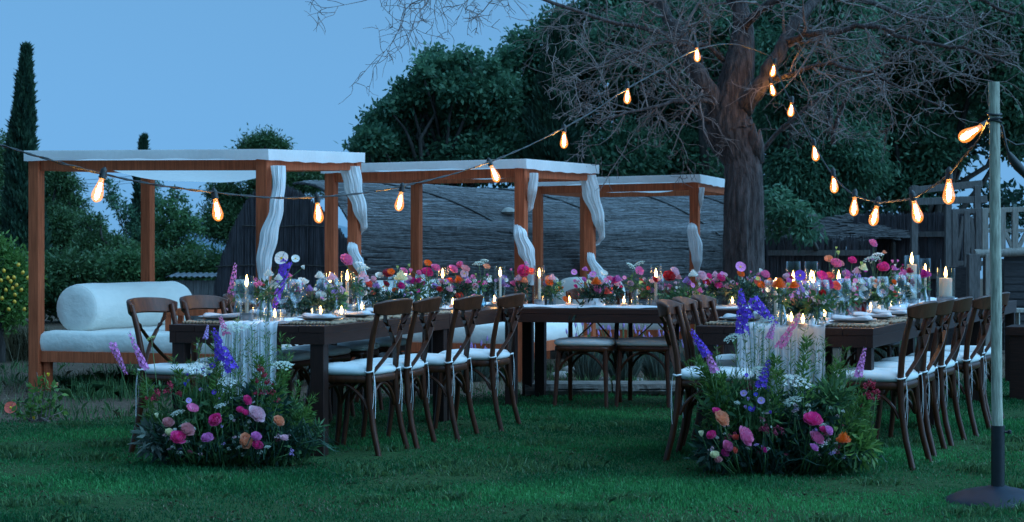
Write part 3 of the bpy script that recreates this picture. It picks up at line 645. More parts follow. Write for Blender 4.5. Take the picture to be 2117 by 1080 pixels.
def edging():
    # old sleepers edging the lavender bed
    z = 0.0
    for i, (x0, x1, lab) in enumerate(((1085, 1262, 'old grey timber sleeper edging the bed behind the cross table'), (1266, 1420, 'cracked grey timber sleeper laid end on beside the lavender bed'))):
        a = G(x0, 818); b = G(x1, 818); t = thing('sleeper', lab, 'timber edging', (a + b) / 2, math.atan2((b - a).y, (b - a).x), 'sleepers edging the bed')
        L = (b - a).length; mb = MB(); n = 24
        mb.grid(lambda u, v: (-L / 2 + L * v, 0.09 * math.cos(2 * math.pi * u + .78) * 1.35 * (1 + 0.03 * rng.normal()), 0.045 + 0.058 * math.sin(2 * math.pi * u + .78) * 1.35), 8, n, True)
        mb.add([], []); mb.build('beam', 'sleeper_wood', t, False)
        mb = MB(); mb.box((L * 0.1, -0.118, 0.06), (L * 0.5, 0.006, 0.012), 0.04); mb.build('crack', 'rubber', t)
    for i, (px, py, r) in enumerate(((1192, 778, 0.12), (1160, 786, 0.09), (1358, 786, 0.06), (1250, 790, 0.05), (1320, 792, 0.05))):
        c = G(px, py); t = MB(); ph = rng.uniform(0, 6)
        t.grid(lambda u, v: (c.x + r * math.sin(math.pi * v) * math.cos(2 * math.pi * u) * (1.2 + .15 * math.sin(3 * 6.28 * u + ph)), c.y + r * math.sin(math.pi * v) * math.sin(2 * math.pi * u), 0.35 * r + r * 0.6 * math.cos(math.pi * v)), 12, 8, True)
        tag(t.build('stone', 'stone', None, True, sharp=60), ['flat pale rock on the soil behind the sleeper edging', 'grey rock beside the flat pale rock at the sleepers', 'small white stone at the foot of the lavender', 'pebble on the soil between flat rock and lavender', 'tiny pebble near the small white stone'][i], 'stone', 'stones in the lavender bed')
edging()

# ================================================================== DAYBED PAVILIONS
PAV = []
def pavilion(idx, A, L, W, a, tops, label, bolster):
    A = Vector((A[0], A[1], 0)); e = Vector((math.cos(a), -math.sin(a), 0)); g = Vector((math.sin(a), math.cos(a), 0))
    B, D = A + e * L, A + g * W; C = B + g * W; cs = [A, B, C, D]; t = thing('daybed_pavilion', label, 'daybed', A, -a, 'canopied daybeds in a row'); ps = 0.098
    l = [Vector((0, 0, 0)), Vector((L, 0, 0)), Vector((L, W, 0)), Vector((0, W, 0))]       # local corners: x along e, y along g
    for p, z in zip(l, tops):
        mb = MB(); h = z - 0.075; mb.box((p.x, p.y, h / 2 - 0.02), (ps, ps, h + 0.04)); mb.build('post', 'post_wood', t, bevel=0.004)
    for i in range(4):
        p, q = l[i].copy(), l[(i + 1) % 4].copy(); d = (q - p).normalized(); p.z = tops[i] - 0.125; q.z = tops[(i + 1) % 4] - 0.125
        mb = MB(); mb.bar(p + d * (ps / 2 - 0.002), q - d * (ps / 2 - 0.002), 0.04, 0.085); mb.build('roof_beam', 'post_wood', t, bevel=0.003)
    # canvas top with sag, its skirt a child of it
    o = 0.075; zz = lambda u, v: (tops[0] * (1 - u) + tops[1] * u) * (1 - v) + (tops[3] * (1 - u) + tops[2] * u) * v
    mb = MB()
    def top(u, v):
        s = (math.sin(math.pi * u) * math.sin(math.pi * v)) ** 0.8; return (-o + (L + 2 * o) * u, -o + (W + 2 * o) * v, zz(u, v) + 0.0 - (0.27 if idx == 0 else 0.15) * s + 0.012 * math.sin(u * 17) * math.sin(math.pi * v) * math.sin(math.pi * u))
    mb.grid(top, 25, 25); can = mb.build('canopy', 'canvas', t, True, sharp=180)
    mb = MB(); N = 100
    def skirt(u, v):
        k = u * 4; i = int(k) % 4; f = k - int(k); cr = [(-o, -o), (L + o, -o), (L + o, W + o), (-o, W + o)]; (x0, y0), (x1, y1) = cr[i], cr[(i + 1) % 4]
        x, y = x0 + (x1 - x0) * f, y0 + (y1 - y0) * f; uu, vv = (x + o) / (L + 2 * o), (y + o) / (W + 2 * o); h = 0.088 + 0.014 * math.sin(f * math.pi) * (-1 if i in (0, 2) else 1) + 0.004 * math.sin(f * 37 + i)
        nx, ny = [(0, -1), (1, 0), (0, 1), (-1, 0)][i]; wv = 0.006 * math.sin(f * 23 + i * 2) * v
        return (x + nx * (wv + 0.002), y + ny * (wv + 0.002), zz(uu, vv) + 0.001 - h * v)
    mb.grid(skirt, N, 4, True); mb.build('valance', 'canvas', can, True, sharp=50)
    # bed
    for (p, q) in ((l[0], l[1]), (l[1], l[2]), (l[2], l[3]), (l[3], l[0])):
        d = (q - p).normalized(); mb = MB(); mb.bar(p + d * (ps / 2) + Vector((0, 0, 0.30)), q - d * (ps / 2) + Vector((0, 0, 0.30)), 0.045, 0.095); mb.build('bed_rail', 'post_wood', t, bevel=0.003)
    for p in ((ps, 0.03), (L - ps, 0.03), (ps, W - 0.03), (L - ps, W - 0.03)):
        mb = MB(); mb.box((p[0], p[1], 0.12), (0.06, 0.05, 0.28)); mb.build('bed_leg', 'post_wood', t)
    mb = MB(); mb.box((L / 2, W / 2, 0.31), (L - 0.1, W - 0.1, 0.02)); mb.build('bed_base', 'post_wood', t)
    # mattress: rounded, puckered block
    mb = MB(); x0, x1, y0, y1, z0, z1 = 0.055, L - 0.055, 0.03 - 0.05, W - 0.055, 0.325, 0.52
    prof = [(0.03, 0.0), (0.0, 0.03), (-0.004, 0.10), (0.0, 0.16), (0.02, 0.187), (0.06, 0.195)]; ring = 96; vs = []
    for ins, z in prof:
        for k in range(ring):
            f = k / ring * 4; i = int(f); f -= i; X0, X1, Y0, Y1 = x0 + ins, x1 - ins, y0 + ins, y1 - ins; cr = [(X0, Y0), (X1, Y0), (X1, Y1), (X0, Y1)]; (ax, ay), (bx, by) = cr[i], cr[(i + 1) % 4]
            w = 0.006 * math.sin(k * 1.9 + z * 40) + 0.004 * math.sin(k * 4.7); vs.append((ax + (bx - ax) * f, ay + (by - ay) * f + (w if i in (0, 2) else 0), z0 + z + 0.004 * math.sin(k * 0.8)))
    fs = [(i * ring + k, i * ring + (k + 1) % ring, (i + 1) * ring + (k + 1) % ring, (i + 1) * ring + k) for i in range(len(prof) - 1) for k in range(ring)] + [tuple((len(prof) - 1) * ring + k for k in range(ring))]
    mb.add(vs, fs); mb.build('mattress', 'cushion', t, True, sharp=60)
    PAV.append(cs)
    # bolster lies on the mattress along the far side
    r = 0.212; bl = W * 0.93; bo = thing('bolster', bolster, 'bolster', A + e * 0.34 + g * (W / 2) + Vector((0, 0, 0.513)), -a, 'bolsters on the daybeds')
    pr = [(0.0, 0), (0.5, 0.0), (0.86, 0.004), (0.95, 0.016), (1.0, 0.045), (1.004, 0.16), (1.0, 0.3), (1.006, 0.5), (1.0, 0.7), (1.004, 0.84), (1.0, 0.955), (0.95, 0.984), (0.86, 0.996), (0.5, 1.0), (0.0, 1.0)]
    mb = MB(); mb.grid(lambda u, v: (r * pr[round(v * 14)][0] * math.cos(2 * math.pi * u), -bl / 2 + bl * pr[round(v * 14)][1], max(0.0, r + r * pr[round(v * 14)][0] * math.sin(2 * math.pi * u) * (1 + .01 * math.sin(6 * v * 9 + 5 * u)) - 0.015)), 36, 15, True)
    mb.build('cover', 'cushion', bo, True, sharp=70)
    for s in (0.014, 0.986):
        mb = MB(); mb.tube([(r * 0.93 * math.cos(k / 24 * 6.2832), -bl / 2 + bl * s, max(0.004, r - 0.013 + r * 0.93 * math.sin(k / 24 * 6.2832))) for k in range(25)], 0.003, 5, cap=False); mb.build('piping', 'cushion', bo, True)
a1 = R(18)
pavilion(0, (-4.08, 14.94), 2.15, 1.88, a1, (2.06, 2.03, 2.115, 2.12), 'brown timber daybed with white canopy beside the lemon bush', 'fat white bolster on the daybed beside the lemon bush')
pavilion(1, (-1.736, 16.74), 1.95, 2.0, R(21), (2.04, 2.05, 2.10, 2.10), 'brown timber daybed with white canopy between the other two daybeds', 'white bolster on the daybed between the other two')
pavilion(2, (0.291, 19.606), 1.8, 1.9, R(18.5), (2.03, 2.05, 2.06, 2.05), 'brown timber daybed with white canopy next to the gnarled tree', 'white bolster on the daybed next to the gnarled tree')
def curtain(name, label, path, Y, seed):
    # gathered voile wound round a post: photo column, row, width in pixels, depth offset from the post
    t = MB(); pts = []; rad = []; n = len(path)
    for i in range(n - 1):
        for k in range(8):
            f = k / 8; h = f * f * (3 - 2 * f); px, py, w, dy = [path[i][j] * (1 - (f if j == 1 else h)) + path[i + 1][j] * (f if j == 1 else h) for j in range(4)]; pts.append(at(px, py, Y + dy)); rad.append(w / 2 * Y / F)
    px, py, w, dy = path[-1]; pts.append(at(px, py, Y + dy)); rad.append(w / 2 * Y / F)
    vs = []; seg = 120
    for i, (p, r) in enumerate(zip(pts, rad)):
        for k in range(seg):
            a = 2 * math.pi * k / seg; q = 0.84 + 0.10 * math.sin(8 * a + i * 0.16 + seed) + 0.075 * math.sin(17 * a - i * 0.12 + 2 * seed) + 0.05 * math.sin(29 * a + i * 0.21) + 0.03 * math.sin(i * 0.5 + 3 * a)
            vs.append((p.x + math.cos(a) * r * q, p.y + math.sin(a) * min(r, 0.055) * q, p.z))
    t.add(vs, [(i * seg + k, i * seg + (k + 1) % seg, (i + 1) * seg + (k + 1) % seg, (i + 1) * seg + k) for i in range(len(pts) - 1) for k in range(seg)])
    o = t.build(name, 'voile', None, True, sharp=180); return tag(o, label, 'curtain', 'voile curtains wound round the posts')
B1, C1 = PAV[0][1], PAV[0][2]; B2, C2 = PAV[1][1], PAV[1][2]; B3 = PAV[2][1]
curtain('curtain', 'white voile curtain wound round the front corner post of the bolster daybed', [(575, 343, 30, -.03), (577, 385, 26, -.06), (571, 430, 30, -.09), (556, 490, 40, -.11), (546, 540, 32, -.11), (545, 575, 22, -.10), (548, 640, 14, -.08)], B1.y, 1)
curtain('curtain', 'white voile curtain twisted round the far post of the bolster daybed', [(722, 344, 44, -.10), (730, 385, 40, -.11), (743, 430, 30, -.10), (753, 470, 14, -.02), (742, 485, 10, .09), (728, 492, 12, .03), (729, 515, 24, -.10), (741, 545, 24, -.11), (752, 575, 14, -.08), (752, 640, 10, .0)], C1.y, 2)
curtain('curtain', 'white voile curtain wound round the front corner post of the second daybed', [(1104, 358, 18, -.06), (1101, 390, 20, -.05), (1096, 430, 14, .06), (1080, 446, 10, .09), (1068, 456, 12, .02), (1076, 485, 28, -.10), (1088, 520, 36, -.11), (1096, 548, 22, -.10), (1098, 590, 12, -.05)], B2.y, 3)
curtain('curtain', 'white voile curtain twisted round the far post of the second daybed', [(1214, 362, 38, -.10), (1222, 400, 38, -.11), (1236, 450, 26, -.09), (1245, 490, 12, .02), (1235, 505, 9, .09), (1219, 512, 10, .02), (1222, 535, 18, -.09), (1236, 562, 26, -.11), (1250, 592, 18, -.10), (1252, 640, 10, -.05)], C2.y, 4)
curtain('curtain', 'white voile curtain wound round the front post of the daybed by the tree', [(1451, 388, 11, -.05), (1449, 410, 12, -.04), (1444, 438, 9, .07), (1430, 452, 10, .04), (1431, 475, 22, -.10), (1438, 505, 29, -.11), (1441, 535, 22, -.10), (1441, 562, 10, -.05), (1441, 620, 8, 0)], B3.y, 5)
def bed_tray():
    Y = 14.9; c = at(400, 0, Y); c.z = 0.519; t = thing('tray_table', 'small wooden tray table standing on the bolster daybed', 'tray table', c, R(-14)); h = at(400, 638, Y).z - 0.519
    mb = MB(); mb.box((0, 0, h - 0.03), (0.40, 0.30, 0.055)); mb.build('top', 'post_wood', t, bevel=0.004)
    for sx in (-1, 1):
        for sy in (-1, 1): mb = MB(); mb.box((sx * 0.175, sy * 0.125, (h - 0.058) / 2), (0.04, 0.04, h - 0.056)); mb.build('leg', 'post_wood', t)
bed_tray()

# ================================================================== TABLES
TZ = 0.755
class Wing:
    # O: near right corner, a: heading of the long axis from the view direction, W: width; u along, v across from the right edge
    def __init__(s, O, a, W, L): s.O = Vector(O); s.d = Vector((math.sin(a), math.cos(a), 0)); s.l = Vector((-math.cos(a), math.sin(a), 0)); s.a, s.W, s.L = a, W, L
    def P(s, u, v, z=TZ): return s.O + s.d * u + s.l * v + Vector((0, 0, z))
    def col(s, px, v, z=TZ):
        k = (px - CX) / F; b = s.O + s.l * v; u = (k * b.y - b.x) / (s.d.x - k * s.d.y); return s.P(u, v, z)
LW = Wing((-1.07, 9.94, 0), R(15.7), 0.98, 4.7)         # table beside the daybeds
RW = Wing((1.992, 9.60, 0), R(22.5), 1.02, 6.9)         # table beside the lamp pole
MO = LW.P(3.66, 0.0, 0); MA = R(15.7)                   # cross table between them
class Cross(Wing): pass
MW = Wing(MO, MA, 1.0, 2.45); MW.d, MW.l = Vector((math.cos(MA), -math.sin(MA), 0)), Vector((math.sin(MA), math.cos(MA), 0))   # u runs along the cross table, v away from the camera
MW.O = MO + MW.d * 0.004
def dining_table(label, w, u0, u1, flip=False):
    L = u1 - u0 - 0.006; W = w.W; c = w.P((u0 + u1) / 2, W / 2, 0); ang = math.atan2(w.d.y, w.d.x)
    t = thing('dining_table', label, 'table', c, ang, 'dark timber dining tables'); n = 6; pw = W / n
    for i in range(n):
        mb = MB(); mb.box((0, -W / 2 + pw * (i + 0.5), TZ - 0.02 + rng.normal(0, 0.0008)), (L, pw - 0.003, 0.04)); mb.build('plank', 'table_wood', t, bevel=0.002)
    for s in (-1, 1):
        mb = MB(); mb.box((0, s * (W / 2 - 0.022), TZ - 0.0735), (L - 0.004, 0.038, 0.066)); mb.build('side_apron', 'table_wood', t, bevel=0.002)
        mb = MB(); mb.box((s * (L / 2 - 0.022), 0, TZ - 0.0735), (0.038, W - 0.084, 0.066)); mb.build('end_apron', 'table_wood', t, bevel=0.002)
        for q in (-1, 1):
            mb = MB(); mb.box((s * (L / 2 - 0.055), q * (W / 2 - 0.055), (TZ - 0.045) / 2 - 0.01), (0.082, 0.082, TZ - 0.02)); mb.build('leg', 'leg_wood', t, bevel=0.003)
    return t
dining_table('dark timber table with flowers at its foot, beside the bolster daybed', LW, 0, 2.35)
dining_table('dark timber table abutting the cross table on the daybed side', LW, 2.35, 4.7)
dining_table('dark timber cross table joining the two long tables', MW, 0, MW.L)
dining_table('dark timber table with flowers at its foot, near the lamp pole', RW, 0, 2.3)
dining_table('second dark timber table in the row leading away past the lamp pole', RW, 2.3, 4.6)
dining_table('last dark timber table of the pole-side row, carrying pillar candles', RW, 4.6, 6.9)

# ------------------------------------------------------------------ cross-back chairs
def make_chair():
    t = thing('cross_back_chair', 'x', 'chair')
    N = 7
    for s in (-1, 1):
        pts = [(s * 0.205, -0.265, -0.01), (s * 0.196, -0.225, 0.15), (s * 0.188, -0.198, 0.32), (s * 0.185, -0.190, 0.46), (s * 0.188, -0.200, 0.60), (s * 0.194, -0.228, 0.74), (s * 0.200, -0.262, 0.865)]
        mb = MB(); mb.tube(pts, [0.0175, 0.018, 0.0185, 0.019, 0.018, 0.017, 0.0165], 10); mb.build('rear_leg', 'chair_wood', t, True)
        pts = [(s * 0.205, 0.205, -0.01), (s * 0.198, 0.185, 0.15), (s * 0.190, 0.172, 0.32), (s * 0.185, 0.166, 0.435)]
        mb = MB(); mb.tube(pts, [0.0155, 0.017, 0.0185, 0.020], 10); mb.build('front_leg', 'chair_wood', t, True)
    # top rail: a deep bent board round the backs of the posts, ends scrolled
    mb = MB(); pts = []; n = 17
    for i in range(n):
        f = -1 + 2 * i / (n - 1); x = 0.232 * f; y = -0.322 + 0.062 * abs(f) ** 2.6 + (0.02 if abs(f) > 0.95 else 0); z = 0.852 + 0.012 * (1 - abs(f) ** 2); pts.append(Vector((x, y, z)))
    mb.strip(pts, [Vector((0, -0.22, 1))] * n, [0.092 * (1 - 0.45 * abs(-1 + 2 * i / (n - 1)) ** 9) for i in range(n)], 0.022); mb.build('top_rail', 'chair_wood', t, True, bevel=0.006, sharp=50)
    for s in (-1, 1):
        # crossing straps
        pts = []
        for i in range(11):
            f = i / 10; x = s * (0.172 - 0.344 * f); z = 0.82 - 0.345 * f; y = -0.272 + 0.075 * f - 0.034 * math.sin(math.pi * f) - 0.004 * s - (0.02 if i == 0 else 0); pts.append(Vector((x, y, z)))
        mb = MB(); mb.strip(pts, [Vector((s * 1, 0, 1)).cross(Vector((0, 1, 0))).normalized() if False else Vector((1, 0, s * 1.0)).normalized()] * 11, [0.022 + 0.006 * math.sin(math.pi * i / 10) for i in range(11)], 0.008); mb.build('cross_strap', 'chair_wood', t, True, bevel=0.002)
    # bentwood braces under the seat
    def arch(p, q, h):
        a, b = Vector(p), Vector(q); return [a.lerp(b, i / 12) + Vector((0, 0, h * math.sin(math.pi * i / 12) ** 0.7)) for i in range(13)]
    for p, q in (((-0.185, 0.168, 0.27), (0.185, 0.168, 0.27)), ((-0.183, -0.190, 0.27), (0.183, -0.190, 0.27)), ((-0.188, -0.185, 0.27), (-0.188, 0.165, 0.27)), ((0.188, -0.185, 0.27), (0.188, 0.165, 0.27))):
        mb = MB(); mb.tube(arch(p, q, 0.145), 0.0105, 8); mb.build('bent_brace', 'chair_wood', t, True)
    # seat ring and cushion
    def outline(f, k=1.0):
        a = 2 * math.pi * f; c, s = math.cos(a), math.sin(a); e = 0.42
        x = 0.222 * k * math.copysign(abs(c) ** e, c); y = 0.212 * k * math.copysign(abs(s) ** e, s) - 0.008; return x * (1.0 + 0.07 * y / 0.21), y
    mb = MB(); pr = [(0.80, 0.425), (0.97, 0.424), (1.0, 0.432), (1.0, 0.458), (0.97, 0.466), (0.2, 0.466)]; m = 40
    mb.grid(lambda u, v: (*outline(u, pr[round(v * 5)][0]), pr[round(v * 5)][1]), m, 6, True); mb.f.append(tuple(range(m - 1, -1, -1))); mb.f.append(tuple(5 * m + k for k in range(m))); mb.build('seat', 'chair_wood', t, True, sharp=50)
    mb = MB(); pr = [(0.7, 0.464), (0.93, 0.466), (1.0, 0.476), (1.02, 0.490), (0.99, 0.506), (0.90, 0.517), (0.6, 0.524), (0.2, 0.526)]
    mb.grid(lambda u, v: (outline(u, pr[round(v * 7)][0])[0], outline(u, pr[round(v * 7)][0])[1], pr[round(v * 7)][1] + 0.003 * math.sin(u * 31) * (v > 0.4)), m, 8, True); mb.f.append(tuple(7 * m + k for k in range(m)))
    cu = mb.build('cushion', 'seat_cushion', t, True, sharp=180)
    for s in (-1, 1):
        x = s * 0.19; mb = MB(); mb.tube([(x + 0.024 * math.cos(k / 10 * 6.283), -0.196 + 0.024 * math.sin(k / 10 * 6.283), 0.49 + 0.004 * math.sin(k)) for k in range(11)], 0.005, 5)
        for j, (l, o) in enumerate(((0.27, 0.012), (0.21, -0.016))):
            mb.strip([(x + o * f * 1.4 + 0.004 * math.sin(f * 7 + j), -0.222 - 0.010 * math.sin(f * 3.0), 0.488 - l * f) for f in np.linspace(0, 1, 8)], [(1, 0.3, 0)] * 8, 0.009, 0.002)
        mb.build('cushion_tie', 'ribbon', cu, True)
    return t
CH0 = make_chair(); used = [False]; CHAIRS = []
ORD = ['first', 'second', 'third', 'fourth', 'fifth', 'sixth', 'seventh']
def chair(rear_mid, face, label, group):
    f = Vector((face[0], face[1], 0)).normalized(); rz = math.atan2(-f.x, f.y); loc = Vector((rear_mid[0], rear_mid[1], 0)) + f * 0.265
    if used[0]: o = copy_thing(CH0, loc, rz, label, 'chair', group)
    else:
        used[0] = True; KIDS[CH0.name] = [(c, list(c.children)) for c in CH0.children]; o = CH0; o.location = loc; o.rotation_euler = (0, 0, rz); tag(o, label, 'chair', group)
    CHAIRS.append(o); return o
def rowchair(nx, ny, th, side, label, group):
    # near rear foot in pixels, heading of the back plane; side -1 faces left, +1 faces right
    p = G(nx, ny); th = R(th); m = p + Vector((math.sin(th), math.cos(th), 0)) * 0.2
    f = (-math.cos(th), math.sin(th)) if side < 0 else (math.cos(th), -math.sin(th)); return chair(m, f, label, group)
def tucked(px, py, th, side): return None
for i, (x, y, th) in enumerate(((785, 946, 20), (864, 929, 12), (948, 911, 16), (1038, 892, 17))):
    rowchair(x, y, th, -1, 'cross-back chair, %s from the flower-decked end on the lawn side of the daybed-side table' % ORD[i], 'chairs on the lawn side of the daybed-side table')
p = G(272, 937); dd = Vector((math.sin(R(15.7)), math.cos(R(15.7)), 0))
for i in range(6):
    th = R((24, 26, 16, 17, 14, 16)[i]); q = p + dd * (0.66 * i) + Vector((rng.normal(0, 0.01), 0, 0)); m = q + Vector((math.sin(th), math.cos(th), 0)) * 0.2
    chair(m, (math.cos(th), -math.sin(th)), 'cross-back chair, %s from the flower-decked end on the daybed side of its table' % ORD[i], 'chairs on the daybed side of the daybed-side table')
for i, (x, y, th) in enumerate(((1888, 970, 26), (1933, 946, 22), (1969, 925, 25), (2020, 904, 27), (2049, 879, 27))):
    rowchair(x, y, th, -1, 'cross-back chair, %s from the flower-decked end on the pole side of the pole-side table' % ORD[i], 'chairs on the pole side of the pole-side table')
for i, (x, y, th) in enumerate(((1375, 957, 15), (1407, 930, 16), (1444, 909, 18))):
    rowchair(x, y, th, 1, 'cross-back chair, %s from the flower-decked end on the inner side of the pole-side table' % ORD[i], 'chairs on the inner side of the pole-side table')
c6 = RW.P(4.6, RW.W + 0.13, 0); chair(c6, (math.cos(R(22)), -math.sin(R(22))), 'cross-back chair in the corner behind the blue larkspur, inner side of the pole-side table', 'chairs on the inner side of the pole-side table')
for i, px in enumerate((1231, 1355)):
    m = G(px, 832); chair(m, (-math.sin(R(17)), -math.cos(R(17))), ['cross-back chair pushed under the cross table next to its dark legs', 'cross-back chair pushed under the cross table, nearer the pole-side table'][i], 'chairs pushed under the cross table')

# ------------------------------------------------------------------ runners
def runner(label, w, v0, v1, u0, u1, drop=0.0, mat='gauze', seed=0):
    mb = MB(); nu, nv = 110, int((u1 - u0) / 0.045) + 2 + (22 if drop else 0); vs = []; rows = []
    if drop:
        for k in range(22): f = 1 - k / 22; rows.append((u0 - 0.012 - 0.03 * math.sin(f * 1.5) * f, TZ + 0.008 - drop * f, f))
    n2 = nv - len(rows)
    for k in range(n2): rows.append((u0 + (u1 - u0) * k / (n2 - 1), TZ + 0.0075, 0.0))
    for j, (u, z, f) in enumerate(rows):
        for i in range(nu):
            g = i / (nu - 1); ww = (v1 - v0); v = v0 + ww * g + 0.012 * math.sin(u * 4 + seed) + 0.008 * math.sin(u * 11 + seed * 2)
            wr = 0.010 * max(0, math.sin(g * 21 + 2 * math.sin(u * 3 + seed))) + 0.007 * max(0, math.sin(u * 15 + g * 6 + seed)) + 0.004 * math.sin(g * 47 + u * 9)
            if f > 0: vs.append(w.P(u - 0.020 * math.sin(g * 13 + seed + 2 * f) * f - 0.009 * math.sin(g * 37 + 3 * math.sin(g * 9) + seed + 2.5 * f) * min(1, f * 3) - 0.006 * math.sin(g * 88 + 4 * math.sin(g * 17) + 3 * f) * min(1, f * 3) - 0.005 * math.sin(g * 151 + 5 * math.sin(f * 4)) * min(1, f * 3), v + 0.02 * (g - .5) * f, z))
            else: vs.append(w.P(u, v, z + max(wr, 0.0)))
    mb.add(vs, [(j * nu + i, j * nu + i + 1, (j + 1) * nu + i + 1, (j + 1) * nu + i) for j in range(len(rows) - 1) for i in range(nu - 1)])
    return tag(mb.build('table_runner', mat, None, True, sharp=180), label, 'table runner', 'white gauze table runners')
runner('white gauze runner hanging off the flowery end of the daybed-side table', LW, 0.27, 0.63, 0, 4.66, 0.60, seed=1)
runner('white gauze runner hanging off the flowery end of the pole-side table', RW, 0.26, 0.76, 0, 6.86, 0.50, seed=2)
runner('rumpled white gauze runner lying along the cross table', MW, 0.03, 0.52, 0.10, 2.36, seed=3)

# ================================================================== LAMP POLE, STRING LIGHTS
PY = 8.18
def lamp_pole():
    c = at(2063, 0, PY); c.z = 0; t = thing('lamp_pole', 'round timber pole in a black weighted base holding the string lights', 'pole', c); top = at(2055, 170, PY) - c
    zs = at(2060, 880, PY).z
    mb = MB(); mb.tube([Vector((0, 0, 0.06)).lerp(top, k / 8) + Vector((0.0015 * math.sin(k * 2.1), 0, 0)) for k in range(9)], [0.0255 + 0.0008 * math.sin(k * 1.7) for k in range(9)], 18); mb.build('timber_pole', 'pole_wood', t, True)
    mb = MB(); mb.lathe([(0.026, zs), (0.031, zs), (0.031, 0.075), (0.034, 0.075), (0.040, 0.07)], 22); mb.build('sleeve', 'black_metal', t, True)
    mb = MB(); mb.lathe([(0.0, 0.076), (0.045, 0.076), (0.060, 0.070), (0.105, 0.062), (0.165, 0.047), (0.222, 0.022), (0.245, 0.010), (0.25, 0.004), (0.25, -0.005), (0.0, -0.005)], 40); mb.build('weighted_base', 'base_plastic', t, True, sharp=35)
    mb = MB(); mb.tube([(0.028, -0.005, zs - 0.03), (0.05, -0.008, zs - 0.03)], [0.006, 0.006], 8); mb.lathe([(0.0, -0.011), (0.009, -0.008), (0.010, 0.0), (0.009, 0.008), (0, 0.011)], 10, (0.052, -0.008, zs - 0.03)); mb.build('clamp_knob', 'black_metal', t, True)
    for k, py in enumerate((236, 247, 252)):
        p = at(2056, py, PY) - c; mb = MB(); mb.tube([(p.x + 0.031 * math.cos(a), p.y + 0.031 * math.sin(a), p.z + 0.006 * math.sin(a + k * 2)) for a in np.linspace(0, 6.283, 17)], 0.0055, 6, cap=False); mb.build('cable_wrap', 'rubber', t, True)
lamp_pole()
emit_mat('filament', (1.0, 0.56, 0.17), 34.0)
def glow_glass(name, strength):
    # lit amber bulb glass: mostly clear, emission added to imitate the glow filling the bulb
    m, nt, o = new_mat(name)
    t = nt.nodes.new('ShaderNodeBsdfTransparent'); t.inputs[0].default_value = (1.0, 0.88, 0.66, 1)
    e = nt.nodes.new('ShaderNodeEmission'); e.inputs[0].default_value = (1.0, 0.30, 0.035, 1); e.inputs[1].default_value = strength
    g = nt.nodes.new('ShaderNodeBsdfGlossy'); g.inputs['Roughness'].default_value = 0.05
    lw = nt.nodes.new('ShaderNodeLayerWeight'); lw.inputs['Blend'].default_value = 0.35
    m1 = nt.nodes.new('ShaderNodeMixShader'); m1.inputs[0].default_value = 0.10; m2 = nt.nodes.new('ShaderNodeAddShader')
    nt.links.new(t.outputs[0], m1.inputs[1]); nt.links.new(g.outputs[0], m1.inputs[2]); nt.links.new(m1.outputs[0], m2.inputs[0]); nt.links.new(e.outputs[0], m2.inputs[1]); nt.links.new(m2.outputs[0], o.inputs['Surface'])
glow_glass('lit_glass', 0.14)
BPROF = [(0.0125, 0.0), (0.0135, -0.012), (0.016, -0.026), (0.0215, -0.048), (0.0275, -0.070), (0.0315, -0.088), (0.0325, -0.100), (0.0300, -0.114), (0.0230, -0.127), (0.012, -0.135), (0.004, -0.138)]
_b = MB(); _b.lathe(BPROF, 22, cap1=True); GLASS_ME = _b.mesh('bulb_glass', 'lit_glass', True, 180)
_b = MB()
for k in range(7):
    a = k / 7 * 6.283; _b.tube([(0.005 * math.cos(a), 0.005 * math.sin(a), -0.03), (0.0110 * math.cos(a + .25), 0.0110 * math.sin(a + .25), -0.108)], 0.0019, 5)
FIL_ME = _b.mesh('filament', 'filament')
_b = MB(); _b.lathe([(0.0, 0.062), (0.007, 0.060), (0.012, 0.052), (0.017, 0.046), (0.019, 0.038), (0.019, 0.008), (0.0205, 0.004), (0.0205, -0.004), (0.014, -0.006)], 16); SOCK_ME = _b.mesh('socket', 'rubber', True, 40)
def plan_col(px, A, B):
    # where the photo column meets the vertical plane through A and B
    k = (px - CX) / F; d = B - A; s = (k * A.y - A.x) / (d.x - k * d.y); return A.y + d.y * s
def string(label, pts, A, B, bulbs, names, watt):
    t = thing('string_light_cable', label, 'cable', A); q = []
    for px, py in pts:
        Y = plan_col(px, A, B); q.append(at(px, py, Y) - Vector(A))
    # smooth through the photo points
    P = []
    for i in range(len(q) - 1):
        p0, p1, p2, p3 = q[max(i - 1, 0)], q[i], q[i + 1], q[min(i + 2, len(q) - 1)]
        for k in range(8):
            f = k / 8; P.append(0.5 * ((2 * p1) + (p2 - p0) * f + (2 * p0 - 5 * p1 + 4 * p2 - p3) * f * f + (3 * p1 - p0 - 3 * p2 + p3) * f ** 3))
    P.append(q[-1]); off = [Vector((0.004 * math.cos(i * 0.9), 0.004 * math.sin(i * 0.9), 0.004 * math.sin(i * 1.3))) for i in range(len(P))]
    mb = MB(); mb.tube([p + o for p, o in zip(P, off)], 0.0048, 6); mb.build('cable', 'rubber', t, True)
    mb = MB(); mb.tube([p - o for p, o in zip(P, off)], 0.0036, 5); mb.build('carrier_wire', 'rubber', t, True)
    for (px, py, ang), lab in zip(bulbs, names):
        # px,py: neck of the bulb; ang: lean in the picture, degrees from hanging straight
        Y = plan_col(px, A, B); c = at(px, py, Y); r = R(ang); o = thing('light_bulb', lab, 'light bulb', c, 0, 'string light bulbs'); o.rotation_euler = (rng.normal(0, 0.1), r, rng.uniform(0, 0.3)); o.scale = (1.0,) * 3
        put(SOCK_ME, 'socket', o); g = put(GLASS_ME, 'bulb_glass', o); put(FIL_ME, 'filament', g)
        l = bpy.data.lights.new('bulb_light', 'POINT'); l.energy = watt; l.color = (1.0, 0.50, 0.16); l.shadow_soft_size = 0.02; lo = bpy.data.objects.new('bulb_light', l); col.objects.link(lo); lo.parent = o; lo.location = (0, 0, -0.075)
